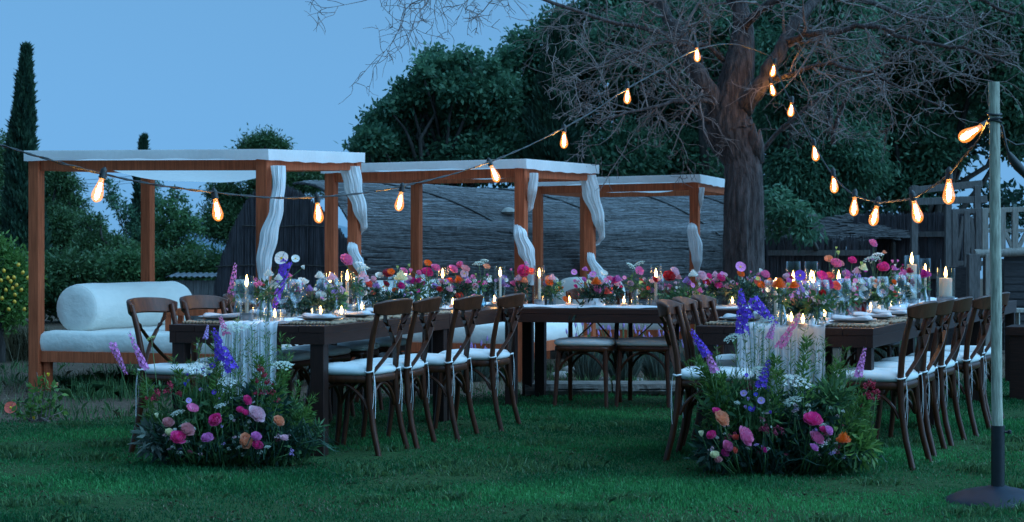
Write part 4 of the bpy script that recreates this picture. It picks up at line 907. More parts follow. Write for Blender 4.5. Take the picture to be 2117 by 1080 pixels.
TREE_A = at(1596, 118, 17.9); LEFT_E = at(-90, 268, 8.6); POLE_T = at(2056, 240, PY)
string('black light string running from the tree towards the cypress', [(-60, 282), (0, 300), (100, 330), (204, 358), (320, 382), (440, 398), (560, 409), (655, 408), (760, 398), (828, 386), (930, 362), (1010, 336), (1090, 303), (1160, 268), (1230, 228), (1293, 186), (1360, 148), (1438, 104), (1520, 92), (1596, 118)],
    LEFT_E, TREE_A, [(211, 368, 14), (445, 410, -9), (656, 418, -7), (830, 396, 9), (1015, 342, -22), (1166, 272, 0), (1297, 182, 0), (1440, 98, -4)],
    ['lit bulb hanging by the front corner post of the bolster daybed', 'lit bulb hanging between two posts under the bolster daybed canopy', 'lit bulb in front of the arched reed screen', 'lit bulb beside the back post of the second daybed', 'lit tilted bulb in front of the second daybed canopy edge', 'lit bulb hanging above the second daybed canopy', 'lit bulb among the bare twigs left of the trunk', 'small lit bulb high up beside the thick left limb'], 0.42)
string('black light string sagging between the tree and the lamp pole', [(1596, 118), (1608, 150), (1622, 185), (1642, 222), (1668, 270), (1690, 312), (1722, 362), (1760, 400), (1808, 417), (1850, 416), (1890, 408), (1930, 385), (1962, 360), (1995, 322), (2022, 290), (2044, 250), (2056, 240)],
    TREE_A, POLE_T, [(1601, 132, 10), (1594, 172, -12), (1637, 212, 8), (1683, 300, -10), (1723, 363, -4), (1767, 408, 8), (1813, 425, 12), (1889, 414, -14), (1962, 369, 0), (2030, 262, 62)],
    ['lit bulb nearest the knot where both light strings meet the limb', 'lower lit bulb of the touching pair at the right limb', 'lit bulb just below the touching pair at the limb', 'lit bulb halfway down the steep part of the string', 'lit bulb at the foot of the steep part of the string', 'lit bulb above the low reed fence', 'lowest lit bulb of the sagging string', 'lit tilted bulb in front of the tall reed fence', 'lit bulb hanging straight beside the lamp pole', 'lit bulb sticking out sideways from the lamp pole'], 0.42)
def plug():
    t = thing('extension_plug', 'black cable with connector hanging off the lamp pole', 'cable', POLE_T)
    q = [at(a, b, PY) - Vector(POLE_T) for a, b in ((2058, 244), (2072, 262), (2080, 300), (2086, 318), (2092, 328))]; mb = MB(); mb.tube(q, 0.006, 7); mb.build('lead', 'rubber', t, True)
    q = [at(a, b, PY) - Vector(POLE_T) for a, b in ((2085, 316), (2092, 328), (2104, 344), (2124, 366))]; mb = MB(); mb.tube(q, [0.010, 0.019, 0.023, 0.017], 12); mb.build('connector', 'rubber', t, True)
    q = [at(a, b, PY + .1) - Vector(POLE_T) for a, b in ((2058, 250), (2075, 285), (2100, 300), (2140, 296))]; mb = MB(); mb.tube(q, 0.005, 6); mb.build('spare_lead', 'rubber', t, True)
plug()

# ================================================================== BENCH, STOOL
def bench():
    a = R(22); O = at(2078, 0, 14.0); O.z = 0; t = thing('bench', 'low dark timber bench beyond the lamp pole', 'bench', O, -a)
    z = at(2078, 676, 14.0).z; L = 1.7; W = 0.5
    for i in range(3): mb = MB(); mb.box((L / 2, W / 6 + i * W / 3, z - 0.035), (L, W / 3 - 0.006, 0.07)); mb.build('plank', 'table_wood', t, bevel=0.003)
    for x in (0.02, L - 0.2): mb = MB(); mb.box((x + 0.13, W / 2, (z - 0.07) / 2 - 0.01), (0.24, W - 0.06, z - 0.05)); mb.build('leg_panel', 'table_wood', t, bevel=0.003)
    mb = MB(); mb.bar((0.3, W / 2, z - 0.07), (0.62, W / 2, 0.18), 0.08, 0.09); mb.build('brace', 'table_wood', t)
    Y = 18.2; c = at(2094, 0, Y); c.z = 0; s = thing('stool', 'pale wooden stool standing behind the low dark bench', 'stool', c, R(12)); z = at(2094, 638, Y).z
    mb = MB(); mb.box((0, 0, z - 0.02), (0.30, 0.30, 0.04)); mb.build('seat', 'pale_wood', s, bevel=0.005)
    for x in (-1, 1):
        for y in (-1, 1): mb = MB(); mb.bar((x * 0.12, y * 0.12, z - 0.03), (x * 0.14, y * 0.14, -0.01), 0.035, 0.035); mb.build('leg', 'pale_wood', s)
bench()

# ================================================================== TABLEWARE
M('stoneware', (0.40, 0.42, 0.45), 0.4, 0.15, 1, 30)
M('white_bowl', (0.70, 0.71, 0.72), 0.5, 0.06, 1, 20)
M('linen', (0.52, 0.50, 0.50), 0.9, 0.08, 1, 40, 0.3, bdist=0.002)
M('rattan', (0.28, 0.19, 0.12), 0.8, 0.5, (40, 40, 40), 3, 0.8, bdist=0.004)
M('steel', (0.60, 0.62, 0.65), 0.22, 0.1, metal=1.0)
M('wax', (0.80, 0.74, 0.62), 0.5, 0.05, 1, 8, transl=0.35, trcol=(0.9, 0.62, 0.35))
M('concrete', (0.26, 0.25, 0.25), 0.9, 0.25, 1, 40, 0.3, bdist=0.003)
emit_mat('flame', (1.0, 0.52, 0.14), 9.0); emit_mat('flame_core', (1.0, 0.72, 0.34), 14.0)
def lathe_me(name, prof, mat, seg=18, sharp=40, **kw): mb = MB(); mb.lathe(prof, seg, **kw); return mb.mesh(name, mat, True, sharp)
PLATE = lathe_me('plate', [(0.0, 0.010), (0.085, 0.010), (0.098, 0.014), (0.130, 0.019), (0.135, 0.021), (0.134, 0.017), (0.098, 0.008), (0.08, 0.0), (0.0, 0.0)], 'stoneware', 32)
BOWL_G = lathe_me('bowl', [(0.010, 0.095), (0.026, 0.102), (0.038, 0.120), (0.0425, 0.145), (0.0405, 0.175), (0.0345, 0.215), (0.0335, 0.215), (0.0395, 0.175), (0.0412, 0.145), (0.037, 0.122), (0.026, 0.105), (0.0, 0.098)], 'glass', 18, 180)
STEM_G = lathe_me('stem', [(0.0, 0.0), (0.036, 0.0), (0.036, 0.002), (0.014, 0.006), (0.0045, 0.016), (0.0038, 0.06), (0.0050, 0.088), (0.011, 0.096)], 'glass', 14, 60)
FLUTE_G = lathe_me('bowl', [(0.006, 0.095), (0.020, 0.108), (0.027, 0.13), (0.028, 0.17), (0.0245, 0.235), (0.0235, 0.235), (0.027, 0.17), (0.026, 0.13), (0.019, 0.11), (0.0, 0.10)], 'glass', 16, 180)
TUMB = lathe_me('tumbler', [(0.0, 0.0), (0.030, 0.0), (0.0325, 0.003), (0.036, 0.085), (0.0345, 0.085), (0.031, 0.008), (0.0, 0.007)], 'glass', 18, 40)
VOT = lathe_me('votive_glass', [(0.0, 0.0), (0.028, 0.0), (0.0305, 0.004), (0.033, 0.06), (0.0315, 0.06), (0.029, 0.006), (0.0, 0.005)], 'glass', 16, 40)
VWAX = lathe_me('wax', [(0.0, 0.0065), (0.0275, 0.0065), (0.0278, 0.026), (0.02, 0.0245), (0.0, 0.024)], 'wax', 14)
FLAME = lathe_me('flame', [(0.0, 0.0), (0.0032, 0.003), (0.0050, 0.009), (0.0046, 0.016), (0.0026, 0.025), (0.0, 0.036)], 'flame', 10, 180)
CORE = lathe_me('flame_core', [(0.0, 0.004), (0.0062, 0.008), (0.0064, 0.014), (0.003, 0.022), (0.0, 0.027)], 'flame_core', 8, 180)
WICK = lathe_me('wick', [(0.0011, -0.002), (0.001, 0.008), (0.0, 0.009)], 'rubber', 5)
def light_flame(parent, z, w, k=1.0):
    put(WICK, 'wick', parent, (0, 0, z)); put(FLAME, 'flame', parent, (0, 0, z + 0.004), (0, 0, 0), k); put(CORE, 'flame_core', parent, (0, 0, z + 0.006), (0, 0, 0), k * 0.7)
    l = bpy.data.lights.new('flame_light', 'POINT'); l.energy = w; l.color = (1.0, 0.50, 0.18); l.shadow_soft_size = 0.012
    o = bpy.data.objects.new('flame_light', l); col.objects.link(o); o.parent = parent; o.location = (0, 0, z + 0.022 * k)
def hurricane(p, top_py, r, label, cr=0.011, ch=0.16, base=0.055, k=1.5):
    h = max(0.2, CH - (top_py - HZ) * p.y / F - TZ); t = thing('hurricane_candle', label, 'candle', p + Vector((0, 0, 0.007)), rng.uniform(0, 6), 'glass hurricane candles on the tables')
    mb = MB(); mb.lathe([(0.0, 0.0), (r - 0.004, 0.0), (r - 0.004, base), (0.0, base)], 22); mb.build('concrete_foot', 'concrete', t, True)
    mb = MB(); mb.lathe([(r - 0.0025, base - 0.012), (r, base - 0.012), (r, h), (r - 0.0022, h), (r - 0.0025, base - 0.012)], 28); mb.build('glass_chimney', 'glass', t, True)
    ch = min(ch, h - base - 0.07); mb = MB(); mb.lathe([(0.0, base), (cr, base), (cr, base + ch - 0.003), (cr * 0.8, base + ch), (0.0, base + ch - 0.002)], 16); c = mb.build('wax_candle', 'wax', t, True)
    light_flame(t, base + ch, 0.22, k * 1.4)
_lv = lambda a: 'clear hurricane glass with lit taper %s' % a
for w, px, v, top, r, lab in (
    (LW, 510, 0.62, 573, 0.044, 'near the flowery end of the daybed-side table'), (LW, 682, 0.62, 567, 0.044, 'behind the white blooms on the daybed-side table'), (LW, 718, 0.50, 563, 0.044, 'next to the tall pink peony'),
    (LW, 838, 0.66, 556, 0.044, 'behind the cream dahlia'), (LW, 915, 0.42, 551, 0.046, 'between the magenta and salmon blooms'), (LW, 1034, 0.30, 552, 0.046, 'at the far end of the daybed-side table'),
    (MW, 1115, 0.30, 551, 0.045, 'on the cross table near the coral sweet peas'), (MW, 1356, 0.28, 548, 0.046, 'on the cross table near the crimson peony'),
    (RW, 1604, 0.60, 580, 0.044, 'behind the orange marigolds'), (RW, 1640, 0.74, 543, 0.046, 'above the violet cosmos, pole-side table'), (RW, 1677, 0.78, 543, 0.046, 'farther of the pair above the violet cosmos'), (RW, 1681, 0.55, 559, 0.044, 'beside the magenta ranunculus'), (RW, 1734, 0.56, 557, 0.046, 'under the tall pink stock, pole-side table')):
    hurricane(w.col(px, v), top, r, _lv(lab), ch=0.17)
for px, v, top, r, cr, lab in ((1885, 0.60, 530, 0.062, 0.040, 'tall ivory pillar candle in clear hurricane glass'), (1955, 0.45, 556, 0.080, 0.055, 'thick ivory pillar candle in a wide hurricane glass')):
    hurricane(RW.col(px, v), top, r, lab, cr, 0.28 if cr < 0.05 else 0.16, 0.05, 1.9)
hurricane(RW.col(1913, 0.62), 536, 0.046, 'clear hurricane glass with lit taper beside the tall ivory pillar', ch=0.2)
def votive(p, label):
    t = thing('votive_candle', label, 'candle', p + Vector((0, 0, 0.012)), 0, 'small glass votives on the tables'); put(VOT, 'votive_glass', t); put(VWAX, 'wax', t); light_flame(t, 0.0245, 0.15, 1.5)
for w, px, v, lab in ((LW, 568, 0.40, 'beside the bottles at the flowery end'), (LW, 663, 0.36, 'in front of the white blooms'), (LW, 706, 0.22, 'between plate and bud bottle'), (LW, 748, 0.42, 'near the blush carnation'), (LW, 870, 0.30, 'under the magenta blooms'), (LW, 936, 0.24, 'beside the coral bloom'), (LW, 1022, 0.16, 'near the far inner corner of the daybed-side table'),
    (MW, 1177, 0.30, 'beside the fallen orange flower'), (MW, 1290, 0.24, 'in front of the pink poppy'), (MW, 1442, 0.20, 'behind the inner row of chairs'), (MW, 1514, 0.34, 'beside the dusty pink bloom'),
    (RW, 1636, 0.42, 'in front of the coral bouquet'), (RW, 1704, 0.40, 'below the magenta ranunculus'), (RW, 1800, 0.42, 'under the tall pink bloom'), (RW, 1842, 0.45, 'between far wine glasses'), (RW, 1660, 0.30, 'on the gauze beside the blush peony')):
    votive(w.col(px, v), 'small lit glass votive ' + lab)

def placemat_me():
    mb = MB(); n = 9
    for i in range(15):
        y = -0.15 + 0.30 * i / 14; mb.tube([(-0.21 + 0.42 * j / n, y + 0.003 * math.sin(j * 2.4 + i), 0.006 + 0.0035 * math.sin(j * 2.1 + i * 3.14)) for j in range(n + 1)], 0.0105, 5)
    return mb.mesh('placemat', 'rattan', True, 180)
MATME = placemat_me()
def napkin_me(s):
    mb = MB(); mb.grid(lambda u, v: (-0.11 + 0.22 * v, 0.042 * math.cos(2 * math.pi * u) * (1 + 0.25 * math.sin(v * 5 + s)), 0.013 + 0.012 * math.sin(2 * math.pi * u) * (1 + 0.2 * math.sin(v * 7 + s)) + 0.005 * math.sin(9 * u + v * 6)), 18, 14, True)
    mb.f.append(tuple(range(17, -1, -1))); mb.f.append(tuple(13 * 18 + k for k in range(18))); return mb.mesh('napkin', 'linen', True, 180)
NAPS = [napkin_me(k) for k in range(3)]
def cutlery_me(fork):
    mb = MB(); mb.strip([(0, -0.10, 0.004), (0, 0.0, 0.005), (0, 0.03, 0.006)], [(1, 0, 0)] * 3, [0.013, 0.007, 0.006], 0.003)
    if fork:
        for x in (-0.009, -0.003, 0.003, 0.009): mb.strip([(x * 0.4, 0.03, 0.006), (x, 0.05, 0.005), (x, 0.10, 0.008)], [(1, 0, 0)] * 3, [0.006, 0.004, 0.003], 0.002)
    else: mb.strip([(0, 0.03, 0.005), (0.002, 0.07, 0.005), (0.004, 0.115, 0.005)], [(1, 0, 0)] * 3, [0.012, 0.018, 0.005], 0.002)
    return mb.mesh('fork' if fork else 'knife', 'steel', True, 60)
FORK, KNIFE = cutlery_me(True), cutlery_me(False)
def place(w, u, v, face, where, idx):
    # face: unit vector from the sitter towards the table middle
    f = Vector((face[0], face[1], 0)).normalized(); s = Vector((f.y, -f.x, 0)); rz = math.atan2(-f.x, f.y) + rng.normal(0, 0.04); c = w.P(u, v)
    def one(me, name, dx, dy, z, lab, cat, grp, dr=0.0): return tag(put(me, name, None, c + s * dx + f * dy + Vector((0, 0, z)), (0, 0, rz + dr)), lab + ' ' + where, cat, grp)
    one(MATME, 'placemat', 0, 0, 0.0015, 'woven brown placemat', 'placemat', 'woven placemats')
    one(PLATE, 'plate', 0, 0, 0.020, 'grey stoneware plate', 'plate', 'grey plates'); one(NAPS[idx % 3], 'napkin', 0.0, 0.01, 0.031, 'rolled linen napkin', 'napkin', 'linen napkins', rng.normal(1.45, 0.25))
    one(FORK, 'fork', -0.165, 0.0, 0.017, 'steel fork', 'fork', 'steel forks'); one(KNIFE, 'knife', 0.165, 0.0, 0.017, 'steel knife', 'knife', 'steel knives')
    for k, (dx, dy, me) in enumerate(((0.13, 0.20, BOWL_G), (0.05, 0.245, BOWL_G))[:2 if u < 1.2 else 1]):
        g = thing('wine_glass', ('right-hand wine glass ' if k == 0 else 'middle wine glass ') + where, 'wine glass', c + s * (dx + rng.normal(0, 0.01)) + f * (dy + rng.normal(0, 0.01)) + Vector((0, 0, 0.009)), 0, 'stemmed wine glasses'); g.scale = (1.08, 1.08, 1.12 + 0.06 * (k == 0))
        put(me, 'bowl', g); put(STEM_G, 'stem', g)
    one(TUMB, 'tumbler', -0.14, 0.20, 0.009, 'clear water tumbler', 'tumbler', 'water tumblers')
for i, u in enumerate((0.38, 0.95, 1.50, 2.25)): place(LW, u, 0.185, LW.l, 'at the %s lawn-side place from the flowers, daybed table' % ORD[i], i)
for i, u in enumerate((0.33, 1.0, 1.65, 2.3, 2.95, 3.6)): place(LW, u, 0.80, -LW.l, 'at the %s outer place from the flowers, daybed table' % ORD[i], i)
for i, u in enumerate((0.36, 0.98, 1.58, 2.2, 2.95, 3.6)): place(RW, u, 0.185, RW.l, 'at the %s outer place from the flowers, pole-side table' % ORD[i], i + 1)
for i, u in enumerate((0.36, 1.02, 1.66, 4.55)): place(RW, u, 0.84, -RW.l, 'at the %s inner place from the flowers, pole-side table' % ORD[i], i + 2)
for i, u in enumerate((0.70, 1.25)): place(MW, u, 0.80, -MW.l, 'at the %s place on the cross table' % ['daybed-side', 'pole-side'][i], i)

# ================================================================== FLOWERS
COL = dict(hot=(0.85, 0.045, 0.30), magenta=(0.62, 0.014, 0.25), crimson=(0.40, 0.010, 0.045), pink=(0.86, 0.22, 0.44), pale=(0.82, 0.52, 0.60), peach=(0.84, 0.36, 0.20), coral=(0.82, 0.13, 0.085), orange=(0.86, 0.17, 0.008), white=(0.82, 0.82, 0.76), cream=(0.82, 0.78, 0.50), violet=(0.15, 0.045, 0.58), blue=(0.06, 0.05, 0.50), lilac=(0.52, 0.32, 0.68), mauve=(0.76, 0.24, 0.58), dusty=(0.70, 0.30, 0.32), red=(0.60, 0.012, 0.020), wine=(0.26, 0.008, 0.05), lime=(0.42, 0.55, 0.16), umbel=(0.62, 0.68, 0.58), yellow=(0.80, 0.55, 0.03))
for k, c in COL.items(): M('petal_' + k, c, 0.7, 0.18, 1, 7, transl=0.3, sheen=0.2)
M('stem_green', (0.055, 0.13, 0.035), 0.6, 0.3, 1, 20)
def petal(mb, ang, R0, h, w, o, curl, base=-0.25, n=4):
    # a cupped petal growing from the centre outwards
    def fn(u, v):
        s = (u - 0.5) * 2; r = R0 * math.sin(v * math.pi / 2) ** 0.9; z = base + h * v ** 1.3 + curl * max(0, v - 0.7) * 2; wd = w * (0.25 + 0.75 * math.sin(min(1, v * 1.25) * math.pi * 0.62)); a = ang + s * wd
        rr = r * (1 - 0.12 * s * s * (1 - o)) ; return (rr * math.cos(a), rr * math.sin(a), z + 0.05 * s * s * h + 0.02 * math.sin(7 * s + ang * 3) * v)
    mb.grid(fn, n, 4)
def bloom_me(kind, seed):
    r = np.random.default_rng(seed); mb = MB()
    if kind == 'rose':        # layered ranunculus / peony
        for k, (R0, h, n, w) in enumerate(((0.50, 0.26, 6, 0.62), (0.44, 0.36, 6, 0.60), (0.37, 0.44, 5, 0.66), (0.29, 0.50, 5, 0.66), (0.20, 0.53, 4, 0.8), (0.11, 0.54, 3, 1.0))):
            for i in range(n): petal(mb, 6.283 * (i + 0.5 * (k % 2)) / n + r.normal(0, 0.1), R0 * (1 + r.normal(0, 0.05)), h * (1 + r.normal(0, 0.06)), w, 0, -0.06 + r.normal(0, 0.03))
    elif kind == 'puff':      # carnation / dahlia
        for k in range(5):
            for i in range(11 - k): petal(mb, 6.283 * i / (11 - k) + k * 0.3 + r.normal(0, 0.08), 0.5 - 0.09 * k, 0.12 + 0.12 * k, 0.34, 0.5, 0.05 * r.normal(), base=-0.2, n=3)
    elif kind == 'cosmos':    # flat open flower
        for i in range(8): petal(mb, 6.283 * i / 8 + r.normal(0, 0.05), 0.5, 0.10 + r.normal(0, 0.03), 0.47, 1, -0.03, base=-0.03, n=3)
    elif kind == 'poppy':
        for i in range(5): petal(mb, 6.283 * i / 5 + r.normal(0, 0.1), 0.48, 0.34, 0.72, 0.3, -0.03, base=-0.2)
        for i in range(4): petal(mb, 6.283 * i / 4 + 0.4, 0.36, 0.40, 0.75, 0.3, -0.02, base=-0.2)
    elif kind == 'bud':
        for i in range(4): petal(mb, 6.283 * i / 4, 0.26, 0.75, 0.85, 0, -0.3, base=-0.35)
    elif kind == 'spike':     # larkspur: z from 0 to 1, florets thinning upwards
        n = 46
        for i in range(n):
            f = i / n; a = i * 2.4; rad = 0.105 * (1 - 0.72 * f) + 0.01; c = Vector((math.cos(a) * rad, math.sin(a) * rad, f + r.normal(0, 0.01))); s = 0.085 * (1 - 0.62 * f)
            out = Vector((math.cos(a), math.sin(a), 0.15)); t1 = Vector((-math.sin(a), math.cos(a), 0)); t2 = out.cross(t1)
            for k in range(5):
                b = 6.283 * k / 5 + a; d = (t1 * math.cos(b) + t2 * math.sin(b)); e = out.cross(d) if False else (t1 * -math.sin(b) + t2 * math.cos(b))
                mb.add([c, c + d * s * 0.55 + e * s * 0.36 + out * s * 0.1, c + d * s + out * s * 0.25, c + d * s * 0.55 - e * s * 0.36 + out * s * 0.1], [(0, 1, 2, 3)])
    elif kind == 'umbel':     # wild carrot: dome of tiny florets in umbellets
        for i in range(26):
            t = math.sqrt((i + 0.5) / 26) * 0.46; a = i * 2.4; c = Vector((t * math.cos(a), t * math.sin(a), 0.16 - 0.75 * t * t))
            for j in range(12):
                p = c + Vector((r.normal(0, 0.035), r.normal(0, 0.035), r.normal(0, 0.018))); s = 0.024; b = r.uniform(0, 3); d = Vector((math.cos(b), math.sin(b), r.normal(0, 0.2))) * s; e = Vector((-math.sin(b), math.cos(b), r.normal(0, 0.2))) * s
                mb.add([p - d - e, p + d - e, p + d + e, p - d + e], [(0, 1, 2, 3)])
    elif kind == 'cluster':   # valerian / stock: tight knots of small flowers
        for i in range(9):
            c = Vector(r.normal(0, 0.19, 3) * np.array([1, 1, 0.9]))
            for j in range(13):
                p = c + Vector(unit(r.normal(size=3)) * 0.11); d = (p - c).normalized(); q = d.to_track_quat('Z', 'Y').to_matrix(); s = 0.048
                mb.add([p + q @ Vector((s * math.cos(k * 1.2566), s * math.sin(k * 1.2566), 0.01 * (k % 2))) for k in range(5)], [(0, 1, 2, 3, 4)])
    return mb.mesh('bloom', 'petal_pink', kind in ('rose', 'puff', 'poppy', 'bud', 'cosmos'), 180)
BLOOM = {k: [bloom_me(k, s) for s in (1, 2, 3)] for k in ('rose', 'puff', 'cosmos', 'poppy', 'bud', 'spike', 'umbel', 'cluster')}
_b = MB(); _b.lathe([(0.0, 0.05), (0.08, 0.045), (0.10, 0.02), (0.10, 0.0)], 10); EYE = _b.mesh('flower_centre', 'petal_yellow', True, 180)
NAME = dict(rose='ranunculus', puff='carnation', cosmos='cosmos', poppy='poppy', bud='flower_bud', spike='larkspur', umbel='wild_carrot', cluster='valerian')
def bloom(parent, O, kind, px, py, size, colr, Y, stems=None, foot=None, tip=None, depth=0.05):
    # size in photo pixels; spikes give tip=(px,py) instead
    y = Y + rng.uniform(-depth, depth); p = at(px, py, y); k = int(rng.integers(3))
    if kind == 'spike':
        q = at(tip[0], tip[1], y + rng.normal(0, 0.03)); d = q - p; L = d.length; o = put(BLOOM[kind][k], NAME[kind], parent, p - O, (0, 0, 0), (L * size / 14, L * size / 14, L), 'petal_' + colr)
        if L > 0: sx = min(1.6, max(0.45, (size * y / F) / (0.24 * L))); o.scale = (L * sx, L * sx, L)
        o.rotation_euler = d.to_track_quat('Z', 'Y').to_euler()
        if stems is not None: stems.tube([p - O, q - O], [0.0022, 0.001], 4)
    else:
        d = Vector((0.35 + rng.normal(0, 0.35), -0.7, 0.85 + rng.normal(0, 0.25))) if kind in ('rose', 'poppy', 'cosmos') else Vector((rng.normal(0, 0.25), -0.3, 1.0))
        if kind == 'cosmos': d = Vector((rng.normal(0, 0.3), -1.0, 0.5))
        s = size * y / F * 1.1; o = put(BLOOM[kind][k], NAME[kind], parent, p - O, (0, 0, 0), s, 'petal_' + colr); o.rotation_euler = d.to_track_quat('Z', 'Y').to_euler()
        if kind == 'cosmos': put(EYE, 'flower_centre', o)
    if stems is not None and foot is not None:
        a = p - O; b = Vector(foot) + Vector((rng.normal(0, 0.012), rng.normal(0, 0.012), 0)); m = (a + b) / 2 + Vector((rng.normal(0, 0.02), rng.normal(0, 0.02), (a - b).length * 0.06)); stems.tube([b, m, a], [0.0026, 0.0022, 0.0018], 5)
    return o
def leaf_cloud(parent, name, c, r, n, L, W, mat, droop=0.0, out=0.8):
    d = unit(rng.normal(size=(n, 3))); p = d * rng.uniform(0.25, 1.0, (n, 1)) * np.array(r); D = d * out + rng.normal(0, 0.5, (n, 3)); D[:, 2] -= droop
    o = link(leaves(name, p + np.array(c), D, L * rng.uniform(0.6, 1.3, n), W * rng.uniform(0.7, 1.2, n), mat, fold=0.15), name, parent); o['kind'] = 'stuff'; return o
VASES = {
    'white_bowl': ([(0.0, 0.0), (0.075, 0.0), (0.082, 0.004), (0.084, 0.068), (0.080, 0.068), (0.078, 0.01), (0, 0.01)], 'white_bowl', 0.06),
    'glass_bowl': ([(0.0, 0.0), (0.055, 0.0), (0.062, 0.004), (0.066, 0.055), (0.062, 0.055), (0.058, 0.008), (0, 0.007)], 'glass', 0.05),
    'bud_bottle': ([(0.0, 0.0), (0.028, 0.0), (0.034, 0.012), (0.033, 0.055), (0.020, 0.092), (0.0135, 0.115), (0.0135, 0.150), (0.017, 0.156), (0.0155, 0.156), (0.012, 0.15), (0.012, 0.115), (0.031, 0.055), (0.031, 0.012), (0, 0.006)], 'glass', 0.14),
    'flask': ([(0.0, 0.0), (0.040, 0.0), (0.048, 0.010), (0.044, 0.040), (0.028, 0.082), (0.012, 0.120), (0.011, 0.165), (0.016, 0.172), (0.014, 0.172), (0.009, 0.16), (0.010, 0.12), (0.042, 0.04), (0.045, 0.012), (0, 0.006)], 'blue_glass', 0.15),
    'jar': ([(0.0, 0.0), (0.032, 0.0), (0.036, 0.006), (0.036, 0.09), (0.030, 0.10), (0.030, 0.115), (0.0275, 0.115), (0.028, 0.1), (0.034, 0.09), (0.034, 0.008), (0, 0.007)], 'glass', 0.09)}
VME = {k: lathe_me(k, v[0], v[1], 22, 45) for k, v in VASES.items()}
def arrangement(label, vase, w, px, v, blooms, leafy=None, name=None):
    p = w.col(px, v) + Vector((0, 0, 0.010)); O = Vector(p); t = thing(name or ('bowl_of_flowers' if 'bowl' in vase else 'vase_of_flowers'), label, 'flowers', p, 0, 'flower arrangements on the tables')
    put(VME[vase], vase, t); st = MB(); mouth = (0, 0, VASES[vase][2])
    for b in blooms:
        kind, bx, by, sz, cl = b[:5]; bloom(t, O, kind, bx, by, sz, cl, p.y, st, mouth, b[5] if len(b) > 5 else None, 0.07)
    if vase != 'white_bowl' and vase != 'glass_bowl':
        for _ in range(3): st.tube([(rng.normal(0, 0.008), rng.normal(0, 0.008), 0.012), (rng.normal(0, 0.004), rng.normal(0, 0.004), mouth[2])], 0.0022, 5)
    if st.v: st.build('stems', 'stem_green', t, True, sharp=180)
    if leafy:
        rx, rz, cz, n, mat = leafy; leaf_cloud(t, 'foliage', (0, 0, mouth[2] + cz), (rx, rx * 0.8, rz), n, 0.045, 0.018, mat)
        leaf_cloud(t, 'filler_sprigs', (0, 0, mouth[2] + cz + 0.02), (rx * 1.1, rx * 0.8, rz * 1.1), n // 3, 0.03, 0.006, 'grey_leaf')
    return t
def small(n, cx, cy, rx, ry, cols, kinds=('cluster', 'bud', 'cosmos'), s=(6, 11)):
    return [(kinds[int(rng.integers(len(kinds)))], cx + rng.uniform(-rx, rx), cy + rng.uniform(-ry, ry), rng.uniform(*s), cols[int(rng.integers(len(cols)))]) for _ in range(n)]
D, GL = 'dark_leaf', 'garden_leaf'
arrangement('clear bottle with white daisies and a long violet larkspur', 'bud_bottle', LW, 541, 0.50, [('cosmos', 582, 534, 27, 'white'), ('puff', 566, 590, 24, 'white'), ('puff', 556, 566, 20, 'white'), ('puff', 576, 575, 18, 'white'), ('spike', 592, 540, 22, 'violet', (566, 645)), ('cluster', 535, 582, 30, 'pink'), ('bud', 545, 590, 10, 'coral')], (0.05, 0.05, 0.05, 60, GL))
arrangement('slim clear bottle with a mauve larkspur leaning outwards', 'bud_bottle', LW, 492, 0.80, [('spike', 478, 610, 15, 'mauve', (487, 545)), ('bud', 470, 640, 9, 'pale')], (0.03, 0.06, 0.04, 30, GL))
arrangement('clear bottle with white daisy seen side-on and tall buds', 'bud_bottle', LW, 556, 0.36, [('cosmos', 611, 535, 16, 'white'), ('bud', 627, 553, 14, 'white'), ('bud', 600, 575, 8, 'lime')], (0.03, 0.06, 0.03, 30, GL))
arrangement('glass bowl of white, lilac and plum flowers', 'glass_bowl', LW, 652, 0.44, [('puff', 661, 570, 20, 'white'), ('puff', 629, 583, 20, 'white'), ('rose', 664, 612, 24, 'white'), ('puff', 686, 574, 22, 'pale'), ('puff', 640, 598, 18, 'lilac')] + small(12, 640, 612, 32, 14, ('lilac', 'mauve', 'magenta', 'white')), (0.10, 0.06, 0.03, 320, D))
arrangement('slim bottle with one tall pink peony', 'bud_bottle', LW, 737, 0.30, [('rose', 717, 537, 28, 'pink'), ('bud', 706, 535, 12, 'hot'), ('umbel', 746, 548, 26, 'white')], (0.03, 0.07, 0.06, 40, GL))
arrangement('slim bottle with a blush carnation', 'bud_bottle', LW, 744, 0.40, [('puff', 750, 576, 30, 'pale'), ('umbel', 752, 556, 26, 'umbel')], (0.03, 0.05, 0.04, 30, GL))
arrangement('glass bowl of crimson, orange and cream flowers', 'glass_bowl', LW, 815, 0.34, [('rose', 802, 565, 23, 'crimson'), ('poppy', 808, 563, 16, 'orange'), ('puff', 829, 573, 28, 'cream'), ('rose', 828, 591, 19, 'magenta'), ('rose', 799, 587, 15, 'crimson'), ('poppy', 817, 601, 15, 'orange'), ('rose', 836, 560, 16, 'pink'), ('bud', 822, 553, 10, 'lime'), ('bud', 846, 549, 10, 'lime')] + small(12, 826, 606, 32, 12, ('lilac', 'wine', 'crimson', 'white')), (0.11, 0.06, 0.03, 420, D))
arrangement('slim bottle with a flat magenta bloom and an orange one', 'bud_bottle', LW, 888, 0.42, [('rose', 884, 563, 25, 'hot'), ('poppy', 884, 545, 17, 'orange'), ('rose', 901, 553, 19, 'pink'), ('bud', 849, 560, 14, 'pink')], (0.03, 0.06, 0.03, 30, GL))
